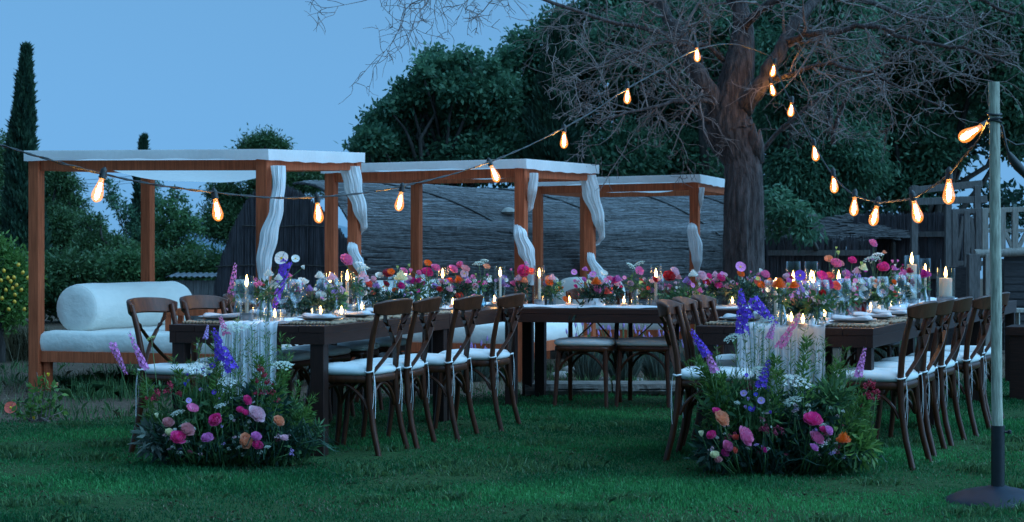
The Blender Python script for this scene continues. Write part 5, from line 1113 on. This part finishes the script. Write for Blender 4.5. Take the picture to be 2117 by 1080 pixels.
arrangement('white bowl heaped with salmon, coral and orange blooms', 'white_bowl', LW, 951, 0.30, [('rose', 938, 556, 19, 'pink'), ('rose', 950, 547, 15, 'pink'), ('poppy', 962, 556, 20, 'dusty'), ('cosmos', 960, 566, 16, 'pale'), ('puff', 948, 579, 20, 'orange'), ('rose', 929, 581, 18, 'coral'), ('rose', 952, 588, 11, 'hot'), ('rose', 935, 592, 17, 'lilac'), ('rose', 950, 611, 18, 'coral'), ('puff', 968, 582, 14, 'mauve'), ('rose', 934, 609, 16, 'lilac')] + small(14, 965, 598, 26, 18, ('mauve', 'pink', 'wine', 'red')), (0.11, 0.08, 0.04, 380, D))
arrangement('blue glass flask with wild carrot and a peach bloom', 'flask', LW, 993, 0.10, [('umbel', 990, 546, 24, 'umbel'), ('poppy', 1006, 552, 16, 'peach'), ('bud', 997, 580, 13, 'mauve'), ('umbel', 1002, 540, 18, 'umbel')], (0.03, 0.06, 0.03, 24, GL))
arrangement('clear bottle of coral sweet peas and pale stock', 'jar', MW, 1080, 0.34, [('rose', 1082, 560, 26, 'hot'), ('poppy', 1097, 562, 20, 'coral'), ('puff', 1072, 576, 18, 'pale'), ('puff', 1062, 586, 17, 'pink'), ('rose', 1075, 596, 19, 'pale'), ('puff', 1084, 580, 16, 'peach'), ('cluster', 1052, 590, 12, 'lilac'), ('bud', 1057, 558, 9, 'pink'), ('cluster', 1085, 545, 12, 'mauve')], (0.06, 0.07, 0.02, 120, D))
arrangement('white bowl with orange dahlias and trailing leaves', 'white_bowl', MW, 1229, 0.20, [('puff', 1233, 583, 22, 'orange'), ('puff', 1255, 603, 19, 'coral'), ('cosmos', 1187, 563, 12, 'mauve'), ('puff', 1210, 557, 13, 'mauve'), ('rose', 1208, 578, 12, 'mauve'), ('rose', 1235, 599, 18, 'pink'), ('puff', 1222, 594, 14, 'pale'), ('cosmos', 1226, 567, 13, 'mauve'), ('rose', 1190, 592, 10, 'hot'), ('puff', 1272, 580, 20, 'magenta'), ('poppy', 1217, 584, 13, 'cream')] + small(16, 1228, 595, 42, 16, ('mauve', 'pink', 'coral', 'white', 'lilac')), (0.13, 0.07, 0.03, 460, D))
arrangement('slim bottle with a nodding pink poppy and wild carrot', 'bud_bottle', MW, 1313, 0.24, [('poppy', 1321, 561, 20, 'pink'), ('rose', 1304, 586, 14, 'pale'), ('umbel', 1304, 551, 24, 'umbel'), ('umbel', 1322, 546, 22, 'umbel'), ('puff', 1278, 578, 18, 'mauve'), ('cluster', 1284, 590, 15, 'magenta'), ('bud', 1332, 587, 9, 'crimson')], (0.05, 0.07, 0.04, 70, GL))
arrangement('low glass bowl of crimson peony, blush and red blooms', 'glass_bowl', MW, 1418, 0.26, [('rose', 1384, 571, 26, 'red'), ('rose', 1395, 562, 22, 'pale'), ('puff', 1420, 581, 18, 'lilac'), ('puff', 1426, 586, 14, 'mauve'), ('rose', 1386, 597, 18, 'pink'), ('puff', 1433, 567, 20, 'white'), ('rose', 1452, 570, 21, 'pale'), ('rose', 1460, 584, 19, 'red'), ('puff', 1447, 601, 14, 'pink'), ('rose', 1355, 578, 14, 'red'), ('puff', 1403, 574, 14, 'dusty')] + small(22, 1412, 592, 52, 16, ('pale', 'mauve', 'white', 'dusty', 'lilac')), (0.20, 0.07, 0.02, 620, GL))
arrangement('clear jar with mauve cosmos, orange and hot pink blooms', 'jar', MW, 1530, 0.42, [('cosmos', 1531, 552, 21, 'mauve'), ('poppy', 1531, 567, 18, 'orange'), ('rose', 1491, 574, 20, 'hot'), ('poppy', 1508, 593, 20, 'dusty'), ('poppy', 1566, 586, 19, 'coral'), ('rose', 1578, 598, 22, 'hot'), ('bud', 1572, 560, 14, 'white'), ('rose', 1582, 567, 20, 'pink'), ('bud', 1552, 563, 9, 'pink')] + small(18, 1525, 578, 46, 18, ('pale', 'mauve', 'pink')), (0.17, 0.10, 0.03, 420, D))
arrangement('clear bottle of orange marigolds', 'bud_bottle', RW, 1617, 0.46, [('puff', 1611, 588, 30, 'orange'), ('puff', 1642, 590, 22, 'orange'), ('bud', 1630, 589, 14, 'lime')], (0.03, 0.06, 0.03, 40, GL))
arrangement('white bowl of blush, coral and red blooms by the marigolds', 'white_bowl', RW, 1658, 0.42, [('rose', 1649, 612, 26, 'pale'), ('puff', 1640, 625, 22, 'peach'), ('rose', 1664, 632, 24, 'red'), ('puff', 1656, 600, 20, 'lilac'), ('cosmos', 1654, 570, 22, 'violet'), ('rose', 1632, 582, 16, 'mauve')] + small(14, 1650, 602, 30, 18, ('mauve', 'lilac', 'pink')), (0.11, 0.07, 0.02, 380, D))
arrangement('bottle with large magenta ranunculus and hot pink poppies', 'bud_bottle', RW, 1709, 0.44, [('rose', 1710, 587, 29, 'magenta'), ('poppy', 1699, 571, 24, 'hot'), ('poppy', 1716, 571, 20, 'coral'), ('poppy', 1690, 590, 18, 'pink'), ('poppy', 1728, 592, 22, 'coral'), ('bud', 1679, 575, 12, 'lime')], (0.05, 0.06, 0.0, 60, D))
arrangement('tall bottle of peach and pink stock with lime buds', 'bud_bottle', RW, 1729, 0.66, [('poppy', 1713, 536, 18, 'peach'), ('rose', 1729, 544, 24, 'pink'), ('rose', 1738, 545, 16, 'dusty'), ('bud', 1733, 523, 13, 'lime'), ('bud', 1729, 513, 9, 'lime')], (0.04, 0.07, 0.06, 40, GL))
arrangement('bottle with one flat hot pink ranunculus and blush blooms', 'bud_bottle', RW, 1764, 0.60, [('rose', 1762, 538, 19, 'hot'), ('puff', 1785, 554, 20, 'cream'), ('puff', 1771, 561, 18, 'pale'), ('rose', 1749, 566, 20, 'mauve'), ('puff', 1760, 573, 16, 'lilac'), ('bud', 1781, 545, 12, 'lime')], (0.05, 0.07, 0.03, 60, GL))
arrangement('white bowl with a tall single pink bloom and wild carrot', 'white_bowl', RW, 1806, 0.60, [('rose', 1805, 503, 20, 'pink'), ('puff', 1828, 522, 10, 'peach'), ('umbel', 1803, 538, 34, 'umbel'), ('umbel', 1815, 528, 24, 'white'), ('rose', 1826, 552, 26, 'hot'), ('puff', 1808, 584, 24, 'magenta'), ('bud', 1845, 541, 11, 'pink'), ('bud', 1856, 540, 9, 'mauve'), ('bud', 1864, 556, 12, 'crimson'), ('puff', 1843, 600, 18, 'wine'), ('puff', 1850, 556, 12, 'mauve')] + small(16, 1828, 560, 40, 26, ('pale', 'mauve', 'white', 'magenta')), (0.15, 0.10, 0.03, 420, GL))
arrangement('bottle with one magenta carnation before the far taper', 'bud_bottle', RW, 1911, 0.46, [('puff', 1912, 567, 25, 'magenta')], (0.03, 0.05, 0.02, 24, GL))
# loose bud bottles filling the band of flowers between the large arrangements
_pal = (('pink', 'hot', 'pale'), ('white', 'lilac', 'mauve'), ('coral', 'orange', 'peach'), ('magenta', 'crimson', 'pink'), ('red', 'dusty', 'pale'))
_lab = ('pink and hot pink', 'white and lilac', 'coral and orange', 'magenta and crimson', 'red and dusty pink')
for i, (w, px, v, top, where) in enumerate(((LW, 603, 0.55, 575, 'beside the white daisies'), (LW, 690, 0.35, 585, 'before the blush carnation'), (LW, 770, 0.52, 572, 'near the crimson bowl'), (LW, 860, 0.52, 568, 'between crimson and salmon bowls'), (LW, 912, 0.26, 578, 'next to the magenta bottle'), (LW, 980, 0.42, 566, 'by the blue flask'), (LW, 1020, 0.48, 570, 'at the far end of the daybed table'),
    (MW, 1140, 0.52, 575, 'near the start of the cross table'), (MW, 1265, 0.46, 570, 'behind the orange dahlias'), (MW, 1345, 0.40, 575, 'before the second cross table taper'), (MW, 1475, 0.42, 572, 'past the crimson peony'), (MW, 1555, 0.5, 575, 'at the end of the cross table'), (RW, 1592, 0.66, 575, 'behind the marigolds'), (RW, 1630, 0.62, 566, 'under the violet cosmos'), (RW, 1672, 0.64, 575, 'near the paired tapers'), (RW, 1748, 0.45, 580, 'before the pink stock'), (RW, 1790, 0.55, 572, 'beside the blush blooms'), (RW, 1832, 0.40, 585, 'under the wild carrot'), (RW, 1862, 0.62, 566, 'near the tall pillar candle'), (RW, 1690, 0.3, 605, 'close to the inner wine glasses'))):
    c3 = _pal[i % 5]; arrangement('little bottle of %s blooms %s' % (_lab[i % 5], where), 'jar', w, px, v, [(('rose', 'puff', 'poppy', 'rose')[int(rng.integers(4))], px + rng.uniform(-22, 22), top + rng.uniform(-6, 26), rng.uniform(12, 18), (c3 + ('white', 'pale', 'lilac'))[int(rng.integers(6))]) for _ in range(6)] + small(14, px, top + 18, 28, 18, c3 + ('white', 'umbel', 'white', 'lime')), (0.085, 0.075, 0.03, 170, (D, GL)[i % 2]))
for px, w, v, lab in ((1779, RW, 0.40, 'small red glass tumbler behind the wine glasses on the pole-side table'), (1757, RW, 0.50, 'small red glass tumbler under the hot pink ranunculus')):
    tag(put(TUMB, 'tumbler', None, w.col(px, v) + Vector((0, 0, 0.012)), (0, 0, 0), 1.1, 'red_glass'), lab, 'tumbler', 'red tumblers')
# fallen orange flower with trailing leaves on the cross table
p = MW.col(1169, 0.09) + Vector((0, 0, 0.02)); t = thing('cut_flower', 'fallen orange flower lying on the cross table runner', 'flowers', p); bloom(t, p, 'poppy', 1169, 620, 17, 'orange', p.y); leaf_cloud(t, 'foliage', (0.08, -0.09, -0.05), (0.05, 0.02, 0.06), 26, 0.06, 0.014, D, 1.0)

# ------------------------------------------------------------------ floor bouquets at the two table ends
def blade_fan(parent, O, name, spots, mat='dark_leaf', w=0.015):
    # long arching strap leaves rooted near the floor: root px,py, reach px, rise px
    mb = []; rn = []
    for px, py, n, reach, rise, Y in spots:
        for _ in range(n):
            y = Y + rng.uniform(-0.24, 0.0); a = at(px + rng.normal(0, 16), py + rng.normal(0, 4), y); sx = rng.normal(0, 0.6) + (0.4 if reach > 0 else -0.4); L = abs(reach) * y / F * rng.uniform(0.5, 1.2); h = rise * y / F * rng.uniform(0.5, 1.3); dy = rng.uniform(-0.10, 0.02)
            pts = [a + Vector((sx * L * f, dy * f, h * math.sin(min(1.0, f * 1.15) * math.pi * 0.82) - 0.0 * f)) for f in (0, 0.3, 0.6, 0.85, 1.0)]
            for q in pts: q.z = max(0.012, q.z)
            sd = Vector((rng.normal(0, 0.3), 1, rng.normal(0, 0.5))).normalized(); ws = [0.7, 1, 0.9, 0.55, 0.08]; r = rng.random()
            for i in range(4):
                mb += [pts[i] - sd * w / 2 * ws[i] - O, pts[i] + sd * w / 2 * ws[i] - O, pts[i + 1] + sd * w / 2 * ws[i + 1] - O, pts[i + 1] - sd * w / 2 * ws[i + 1] - O]; rn.append(r)
    o = link(raw_mesh(name, np.array([tuple(v) for v in mb]), 4, mat, rn), name, parent); o['kind'] = 'stuff'
def feather(parent, O, name, sprays, mat='fresh_leaf', Y=9.6, L=0.032, W=0.0045, n=130):
    # feathery green sprays: stem from a to b with fine side leaflets
    C = []; D_ = []; st = MB()
    for ax, ay, bx, by, wd in sprays:
        y = Y + rng.uniform(-0.12, 0.1); a, b = at(ax, ay, y), at(bx, by, y + rng.normal(0, 0.04)); m = (a + b) / 2 + Vector((rng.normal(0, 0.02), 0, 0.02)); st.tube([a - O, m - O, b - O], [0.003, 0.002, 0.001], 4, cap=False)
        f = rng.random(n) ** 0.8; P = np.array([tuple((a * (1 - k) ** 2 + m * 2 * k * (1 - k) + b * k * k) - O) for k in f]); ax_ = np.array((b - a).normalized()); side = unit(np.cross(rng.normal(size=(n, 3)), ax_)); sp = wd * y / F
        off = side * (rng.random((n, 1)) * sp * (1.15 - f)[:, None]); C.append(P + off); D_.append(side * 0.9 + ax_ * 0.7 + rng.normal(0, 0.25, (n, 3)))
    C = np.concatenate(C); D_ = np.concatenate(D_); o = link(leaves(name, C, D_, L * rng.uniform(0.6, 1.4, len(C)), W, mat), name, parent); o['kind'] = 'stuff'
    st.build('sprig_stems', 'stem_green', parent)['kind'] = 'stuff'
def floor_bouquet(label, cx, by, Y, blooms, sprays, sprays2, fans, mounds, ferns):
    c = at(cx, 0, Y); c.z = 0; O = Vector(c); t = thing('floor_bouquet', label, 'flowers', c, 0, 'flower meadows at the table ends'); st = MB()
    for b in blooms:
        kind, bx, y_, sz, cl = b[:5]; deep = b[6] if len(b) > 6 else 0.0; yy = Y + deep - (0.20 if kind in ('rose', 'puff', 'poppy') else 0.13) - 0.14 * max(0, (y_ - 800) / 150); root = at(cx + (bx - cx) * 0.75 + rng.normal(0, 8), 0, yy + 0.06) - O; root.z = 0.03
        bloom(t, O, kind, bx, y_, sz, cl, yy, st, root, b[5] if len(b) > 5 and b[5] else None, 0.03)
    st.build('stems', 'stem_green', t, True, sharp=180)
    feather(t, O, 'fern_sprays', ferns, 'fresh_leaf', Y - 0.05, 0.040, 0.010, 260); feather(t, O, 'feathery_greens', sprays, 'fresh_leaf', Y + 0.02); feather(t, O, 'dark_greens', sprays2, 'garden_leaf', Y + 0.04, 0.05, 0.012, 110)
    blade_fan(t, O, 'strap_leaves', fans)
    for i, (mx, my, rx, ry, n, mat) in enumerate(mounds):
        p = at(mx, my, Y - 0.02) - O; leaf_cloud(t, 'foliage', tuple(p), (rx * Y / F, 0.20, ry * Y / F), int(n * 1.25), 0.065, 0.022, mat)
    return t
S = 'spike'
LF = [(S, 232, 712, 15, 'mauve', (262, 776)), (S, 300, 762, 15, 'mauve', (266, 686)), (S, 480, 765, 24, 'violet', (440, 680)), (S, 455, 745, 20, 'violet', (447, 682)), (S, 468, 692, 15, 'pink', (455, 655)), (S, 425, 700, 10, 'lilac', (430, 672)),
    ('umbel', 412, 765, 62, 'white'), ('umbel', 490, 680, 52, 'umbel'), ('umbel', 585, 757, 44, 'umbel'), ('umbel', 470, 790, 40, 'white'), ('umbel', 313, 700, 20, 'lime'), ('umbel', 367, 855, 28, 'umbel'), ('umbel', 455, 840, 24, 'white'),
    ('cluster', 325, 818, 34, 'crimson'), ('cluster', 352, 802, 36, 'crimson'), ('cluster', 370, 812, 22, 'crimson'), ('cluster', 540, 760, 24, 'crimson'), ('cluster', 548, 772, 26, 'crimson'), ('cluster', 532, 786, 18, 'crimson'), ('cluster', 552, 790, 24, 'crimson'), ('cluster', 532, 812, 22, 'crimson'), ('cluster', 562, 812, 18, 'crimson'), ('cluster', 576, 828, 14, 'crimson'), ('cluster', 545, 812, 16, 'wine'),
    ('rose', 444, 868, 29, 'hot'), ('rose', 369, 904, 33, 'hot'), ('rose', 388, 888, 31, 'dusty'), ('rose', 428, 905, 26, 'mauve'), ('rose', 348, 873, 24, 'dusty'), ('rose', 350, 893, 18, 'cream'), ('bud', 324, 859, 16, 'cream'), ('rose', 512, 827, 21, 'hot'), ('rose', 497, 847, 17, 'hot'), ('rose', 508, 853, 16, 'hot'), ('rose', 532, 856, 36, 'pale'), ('rose', 577, 870, 25, 'peach'), ('rose', 508, 912, 33, 'peach'), ('rose', 533, 920, 23, 'hot'), ('rose', 530, 902, 22, 'mauve'), ('rose', 588, 905, 18, 'pale'), ('poppy', 398, 845, 26, 'pink'), ('bud', 362, 890, 14, 'white')] + small(16, 420, 790, 40, 40, ('violet', 'blue', 'lilac'), ('cosmos', 'bud'), (7, 13)) + small(40, 470, 900, 140, 40, ('white', 'lilac', 'wine', 'pale', 'umbel'), ('cluster', 'umbel', 'cluster'), (8, 16))
floor_bouquet('meadow bouquet spilling over the lawn at the end of the daybed-side table', 470, 950, 9.62, LF,
    [(cx_, 900, cx_ + dx, ty, 14) for cx_, dx, ty in ((350, -60, 800), (380, -110, 760), (420, -30, 745), (440, 20, 760), (480, 30, 700), (520, 40, 690), (540, 60, 730), (500, -10, 660), (560, 30, 760), (470, -30, 690), (330, -20, 830), (540, 10, 650), (580, 20, 700), (450, -5, 690), (500, 20, 670), (520, 5, 700), (470, 10, 720), (430, -20, 700), (560, 20, 690), (490, -5, 740), (545, 25, 720), (400, -40, 740), (590, 30, 790), (610, 40, 820))],
    [(cx_, 935, cx_ + dx, ty, 22) for cx_, dx, ty in ((350, -20, 800), (385, -20, 790), (425, 0, 780), (470, 5, 800), (510, 5, 790), (550, 15, 800), (585, 25, 830), (400, 10, 820), (330, -25, 860), (360, -30, 850), (400, -10, 840), (430, 10, 850), (470, 0, 860), (500, 10, 850), (540, 20, 840), (580, 30, 850), (620, 40, 880), (600, 10, 860), (380, 20, 870), (450, -20, 870))],
    [(580, 945, 46, 95, 62, 9.62), (540, 948, 30, -60, 50, 9.55), (620, 945, 36, 70, 60, 9.66), (380, 945, 24, -50, 46, 9.58), (440, 950, 26, 40, 44, 9.55)],
    [(370, 915, 66, 44, 420, 'dark_leaf'), (450, 915, 70, 46, 420, 'garden_leaf'), (540, 910, 76, 50, 480, 'dark_leaf'), (600, 920, 60, 34, 260, 'garden_leaf'), (320, 905, 30, 34, 200, 'grey_leaf'), (430, 850, 60, 46, 300, 'garden_leaf'), (530, 840, 60, 46, 280, 'dark_leaf')],
    [(340, 900, 300, 790, 22), (400, 900, 370, 770, 24), (450, 900, 440, 740, 22), (560, 900, 590, 770, 24), (600, 920, 640, 850, 26), (520, 880, 535, 740, 20)])
RF = [(S, 1462, 735, 18, 'violet', (1428, 682)), (S, 1478, 768, 17, 'mauve', (1455, 715)), (S, 1612, 718, 18, 'pink', (1656, 648)), (S, 1572, 800, 22, 'violet', (1592, 742)), (S, 1535, 690, 26, 'violet', (1532, 598)), (S, 1548, 660, 22, 'violet', (1530, 610)), (S, 1556, 622, 24, 'violet', (1606, 672)), (S, 1774, 778, 16, 'mauve', (1789, 718)), (S, 1590, 700, 14, 'mauve', (1602, 665)),
    ('umbel', 1515, 700, 38, 'umbel'), ('umbel', 1580, 672, 56, 'umbel'), ('umbel', 1645, 790, 64, 'white'), ('umbel', 1570, 768, 44, 'umbel'), ('umbel', 1640, 830, 40, 'umbel'), ('umbel', 1696, 920, 30, 'white'),
    ('cluster', 1800, 792, 36, 'crimson'), ('cluster', 1812, 806, 28, 'crimson'), ('cluster', 1793, 815, 30, 'crimson'), ('cluster', 1782, 836, 20, 'crimson'), ('cluster', 1806, 822, 22, 'crimson'), ('cluster', 1580, 885, 34, 'wine'), ('cluster', 1602, 892, 30, 'wine'), ('cluster', 1550, 800, 22, 'wine'), ('cluster', 1538, 812, 18, 'wine'),
    ('rose', 1493, 865, 36, 'peach'), ('rose', 1470, 899, 21, 'hot'), ('rose', 1482, 850, 18, 'hot'), ('rose', 1543, 902, 40, 'pink'), ('rose', 1681, 867, 40, 'hot'), ('rose', 1690, 905, 31, 'pink'), ('puff', 1744, 907, 30, 'orange'), ('rose', 1714, 890, 22, 'mauve'), ('rose', 1702, 888, 18, 'hot'), ('bud', 1450, 897, 20, 'cream'), ('rose', 1478, 940, 20, 'cream'), ('rose', 1505, 922, 22, 'pink'), ('rose', 1500, 936, 18, 'magenta'), ('rose', 1521, 904, 14, 'coral'), ('rose', 1520, 931, 14, 'coral'), ('rose', 1580, 930, 14, 'magenta'), ('rose', 1684, 925, 18, 'mauve'), ('bud', 1728, 888, 16, 'lime'), ('rose', 1485, 950, 16, 'dusty'), ('bud', 1688, 930, 12, 'crimson')] + small(14, 1565, 815, 30, 40, ('violet', 'blue', 'lilac'), ('cosmos', 'bud'), (8, 15)) + small(44, 1610, 890, 140, 60, ('white', 'lilac', 'wine', 'pale', 'umbel'), ('cluster', 'umbel', 'cluster'), (8, 17))
floor_bouquet('meadow bouquet spilling over the lawn at the end of the pole-side table', 1615, 975, 9.30, RF,
    [(cx_, 920, cx_ + dx, ty, 16) for cx_, dx, ty in ((1480, -60, 745), (1500, -55, 735), (1495, -30, 770), (1520, -50, 780), (1500, -40, 760), (1540, -20, 700), (1590, 5, 740), (1660, 30, 700), (1640, 25, 680), (1700, 30, 740), (1740, 20, 760), (1680, 60, 790), (1760, 40, 860), (1760, 30, 880), (1740, 50, 870), (1540, 0, 690), (1560, 10, 680), (1600, -10, 700), (1625, 10, 690), (1650, 10, 720), (1690, 15, 700), (1580, 0, 720), (1720, 30, 720), (1760, 20, 780), (1510, -30, 720), (1770, 40, 820))],
    [(cx_, 955, cx_ + dx, ty, 24) for cx_, dx, ty in ((1490, -30, 800), (1530, -10, 780), (1570, 0, 790), (1610, 5, 770), (1650, 5, 780), (1690, 10, 790), (1725, 20, 810), (1755, 20, 840), (1600, -20, 760), (1470, -20, 880), (1500, -20, 860), (1540, -10, 830), (1580, 0, 830), (1620, 10, 820), (1660, 10, 830), (1700, 20, 840), (1740, 20, 850), (1770, 20, 900), (1560, -20, 860), (1640, 0, 850), (1720, 10, 800))],
    [(1600, 975, 34, 60, 56, 9.26), (1550, 975, 30, -60, 52, 9.26), (1680, 975, 30, 60, 50, 9.28), (1480, 970, 20, -50, 34, 9.29), (1750, 970, 26, 50, 40, 9.31)],
    [(1500, 930, 70, 50, 460, 'dark_leaf'), (1600, 930, 90, 56, 560, 'dark_leaf'), (1700, 930, 80, 50, 460, 'garden_leaf'), (1770, 920, 40, 40, 300, 'fresh_leaf'), (1560, 860, 70, 50, 300, 'garden_leaf'), (1660, 860, 80, 50, 320, 'dark_leaf'), (1500, 830, 50, 50, 260, 'garden_leaf'), (1720, 830, 50, 50, 260, 'garden_leaf')],
    [(1510, 900, 1440, 745, 26), (1515, 890, 1465, 760, 28), (1520, 900, 1490, 780, 28), (1600, 880, 1605, 740, 24), (1700, 890, 1730, 750, 26), (1740, 900, 1790, 830, 30), (1750, 930, 1800, 890, 26), (1660, 860, 1670, 700, 20)])

# ================================================================== GARDEN PLANTS
def lavender(label, px, py, rpx, hpx, seed):
    c = G(px, py); t = thing('lavender', label, 'plant', c, 0, 'lavender bushes in the bed'); Y = c.y; r = rpx * Y / F; h = hpx * Y / F; n = 420
    a = rng.random(n) * 6.283; q = np.sqrt(rng.random(n)) * r; P = np.stack([np.cos(a) * q * 0.5, np.sin(a) * q * 0.4, np.zeros(n)], -1); tip = np.stack([np.cos(a) * q * 1.1, np.sin(a) * q, h * (0.75 - 0.3 * (q / r) ** 2) * rng.uniform(0.5, 1.1, n)], -1)
    o = link(leaves('foliage', P, tip - P, np.linalg.norm(tip - P, axis=1), 0.018, 'grey_leaf'), 'foliage', t); o['kind'] = 'stuff'
    m = MB(); k = MB()
    for i in rng.choice(n, 26):
        p = Vector(tip[i]); d = (p - Vector(P[i])).normalized() + Vector((0, 0, 0.6)); d.normalize(); q_ = p + d * h * rng.uniform(0.15, 0.4); m.tube([p * 0.6, q_], 0.0025, 4, cap=False); k.tube([q_, q_ + d * 0.02, q_ + d * 0.05], [0.006, 0.010, 0.003], 5)
    m.build('flower_stalks', 'stem_green', t); k.build('flower_spikes', 'petal_lilac', t)['kind'] = 'stuff'; t.children[1]['kind'] = 'stuff'
lavender('grey-green lavender behind the chair nearest the cross table legs', 1215, 790, 34, 130, 1); lavender('grey-green lavender between the two chairs at the cross table', 1290, 792, 40, 125, 2); lavender('woody grey lavender past the second cross table chair', 1365, 790, 44, 130, 3); lavender('lavender clump in the gap beside the inner chairs of the pole-side table', 1440, 780, 40, 110, 4)
lavender('flowering lavender seen under the pole-side table', 1835, 762, 44, 100, 5); lavender('second flowering lavender seen under the pole-side table', 1890, 768, 38, 100, 6); lavender('small lavender behind the legs of the daybed-side table', 985, 790, 34, 80, 7)
def lemon_bush():
    Y = 19.0; t = crown_tree('lemon_bush', 'leafy lemon bush with yellow fruit beside the daybed', at(5, 532 + CH * F / Y, Y), clumps(Y, [(10, 560, 44, 46), (40, 590, 30, 40), (-20, 600, 44, 60), (25, 640, 40, 50), (8, 520, 20, 24)], 0.2), 'fresh_leaf', 4200, 0.07, 0.032, 0.04, cat='bush')
    mb = MB(); mb.lathe([(0.0, -0.034), (0.006, -0.032), (0.022, -0.02), (0.028, 0.0), (0.022, 0.020), (0.008, 0.030), (0.0, 0.037)], 12); me = mb.mesh('lemon', 'lemon_skin', True, 180); O = Vector(t.location)
    for px, py in ((47, 564), (16, 575), (22, 582), (29, 574), (57, 575), (12, 600), (31, 610), (30, 624), (4, 617), (18, 640), (38, 548), (50, 640), (8, 560), (26, 596), (44, 600), (2, 580), (34, 590)):
        put(me, 'lemon', t, at(px, py, Y - 0.42 + rng.uniform(-.1, .1)) - O, (rng.uniform(-.5, .5), rng.uniform(-.5, .5), 0), 0.7)
lemon_bush()
def tuft(label, px, py, n, h, r, mat, name='grass_tuft', w=0.006):
    c = G(px, py); P = np.column_stack([rng.normal(0, r * 0.35, n), rng.normal(0, r * 0.35, n)]); o = link(blades(name, P, rng.uniform(0.5, 1.0, n) * h, w, mat, 0.9, curl=1.2), name); o.location = c; o['kind'] = 'stuff'; return tag(o, label, 'grass tuft', 'tufts in the dry bed')
tuft('tall dry grass tuft beside the corner post of the bolster daybed', 30, 745, 900, 0.62, 0.50, 'dry_grass'); tuft('second dry grass tuft at the foot of the lemon bush', -5, 735, 700, 0.6, 0.45, 'dry_grass')
tuft('green grass clump in front of the bolster daybed rail', 215, 822, 420, 0.22, 0.45, 'garden_leaf'); tuft('low green grass clump between daybed and first outer chair', 255, 800, 380, 0.24, 0.4, 'garden_leaf'); tuft('small green clump near the daybed corner post', 150, 800, 240, 0.16, 0.35, 'garden_leaf')
def hibiscus():
    c = G(80, 872); t = thing('hibiscus_shrub', 'sparse low shrub with one orange flower at the lawn edge', 'shrub', c); st = MB(); C = []; D_ = []
    for px, py in ((20, 850), (35, 830), (60, 800), (76, 770), (95, 780), (110, 800), (128, 815), (100, 840), (45, 860), (130, 850), (70, 840), (85, 805)):
        p = at(px, py, c.y + rng.normal(0, 0.08)) - c; q = wander((rng.normal(0, 0.04), 0, 0), p, 5, 0.06); st.tube(q, [0.006, 0.005, 0.004, 0.003, 0.002], 5)
        for k in range(14):
            f = rng.uniform(0.45, 1.0); i = min(3, int(f * 4)); C.append(tuple(q[i].lerp(q[i + 1], f * 4 - i))); D_.append(tuple(rng.normal(0, 1, 3)))
    st.build('stems', 'twig', t); n = len(C); link(leaves('foliage', np.array(C), np.array(D_), rng.uniform(0.03, 0.07, n), 0.032, 'fresh_leaf', 0.2), 'foliage', t)['kind'] = 'stuff'
    bloom(t, c, 'cosmos', 22, 843, 24, 'coral', c.y - 0.05); 
    for px, py, cl in ((118, 795, 'peach'), (100, 775, 'yellow'), (47, 885, 'yellow'), (70, 865, 'yellow')): bloom(t, c, 'bud', px, py, 12, cl, c.y)
hibiscus()
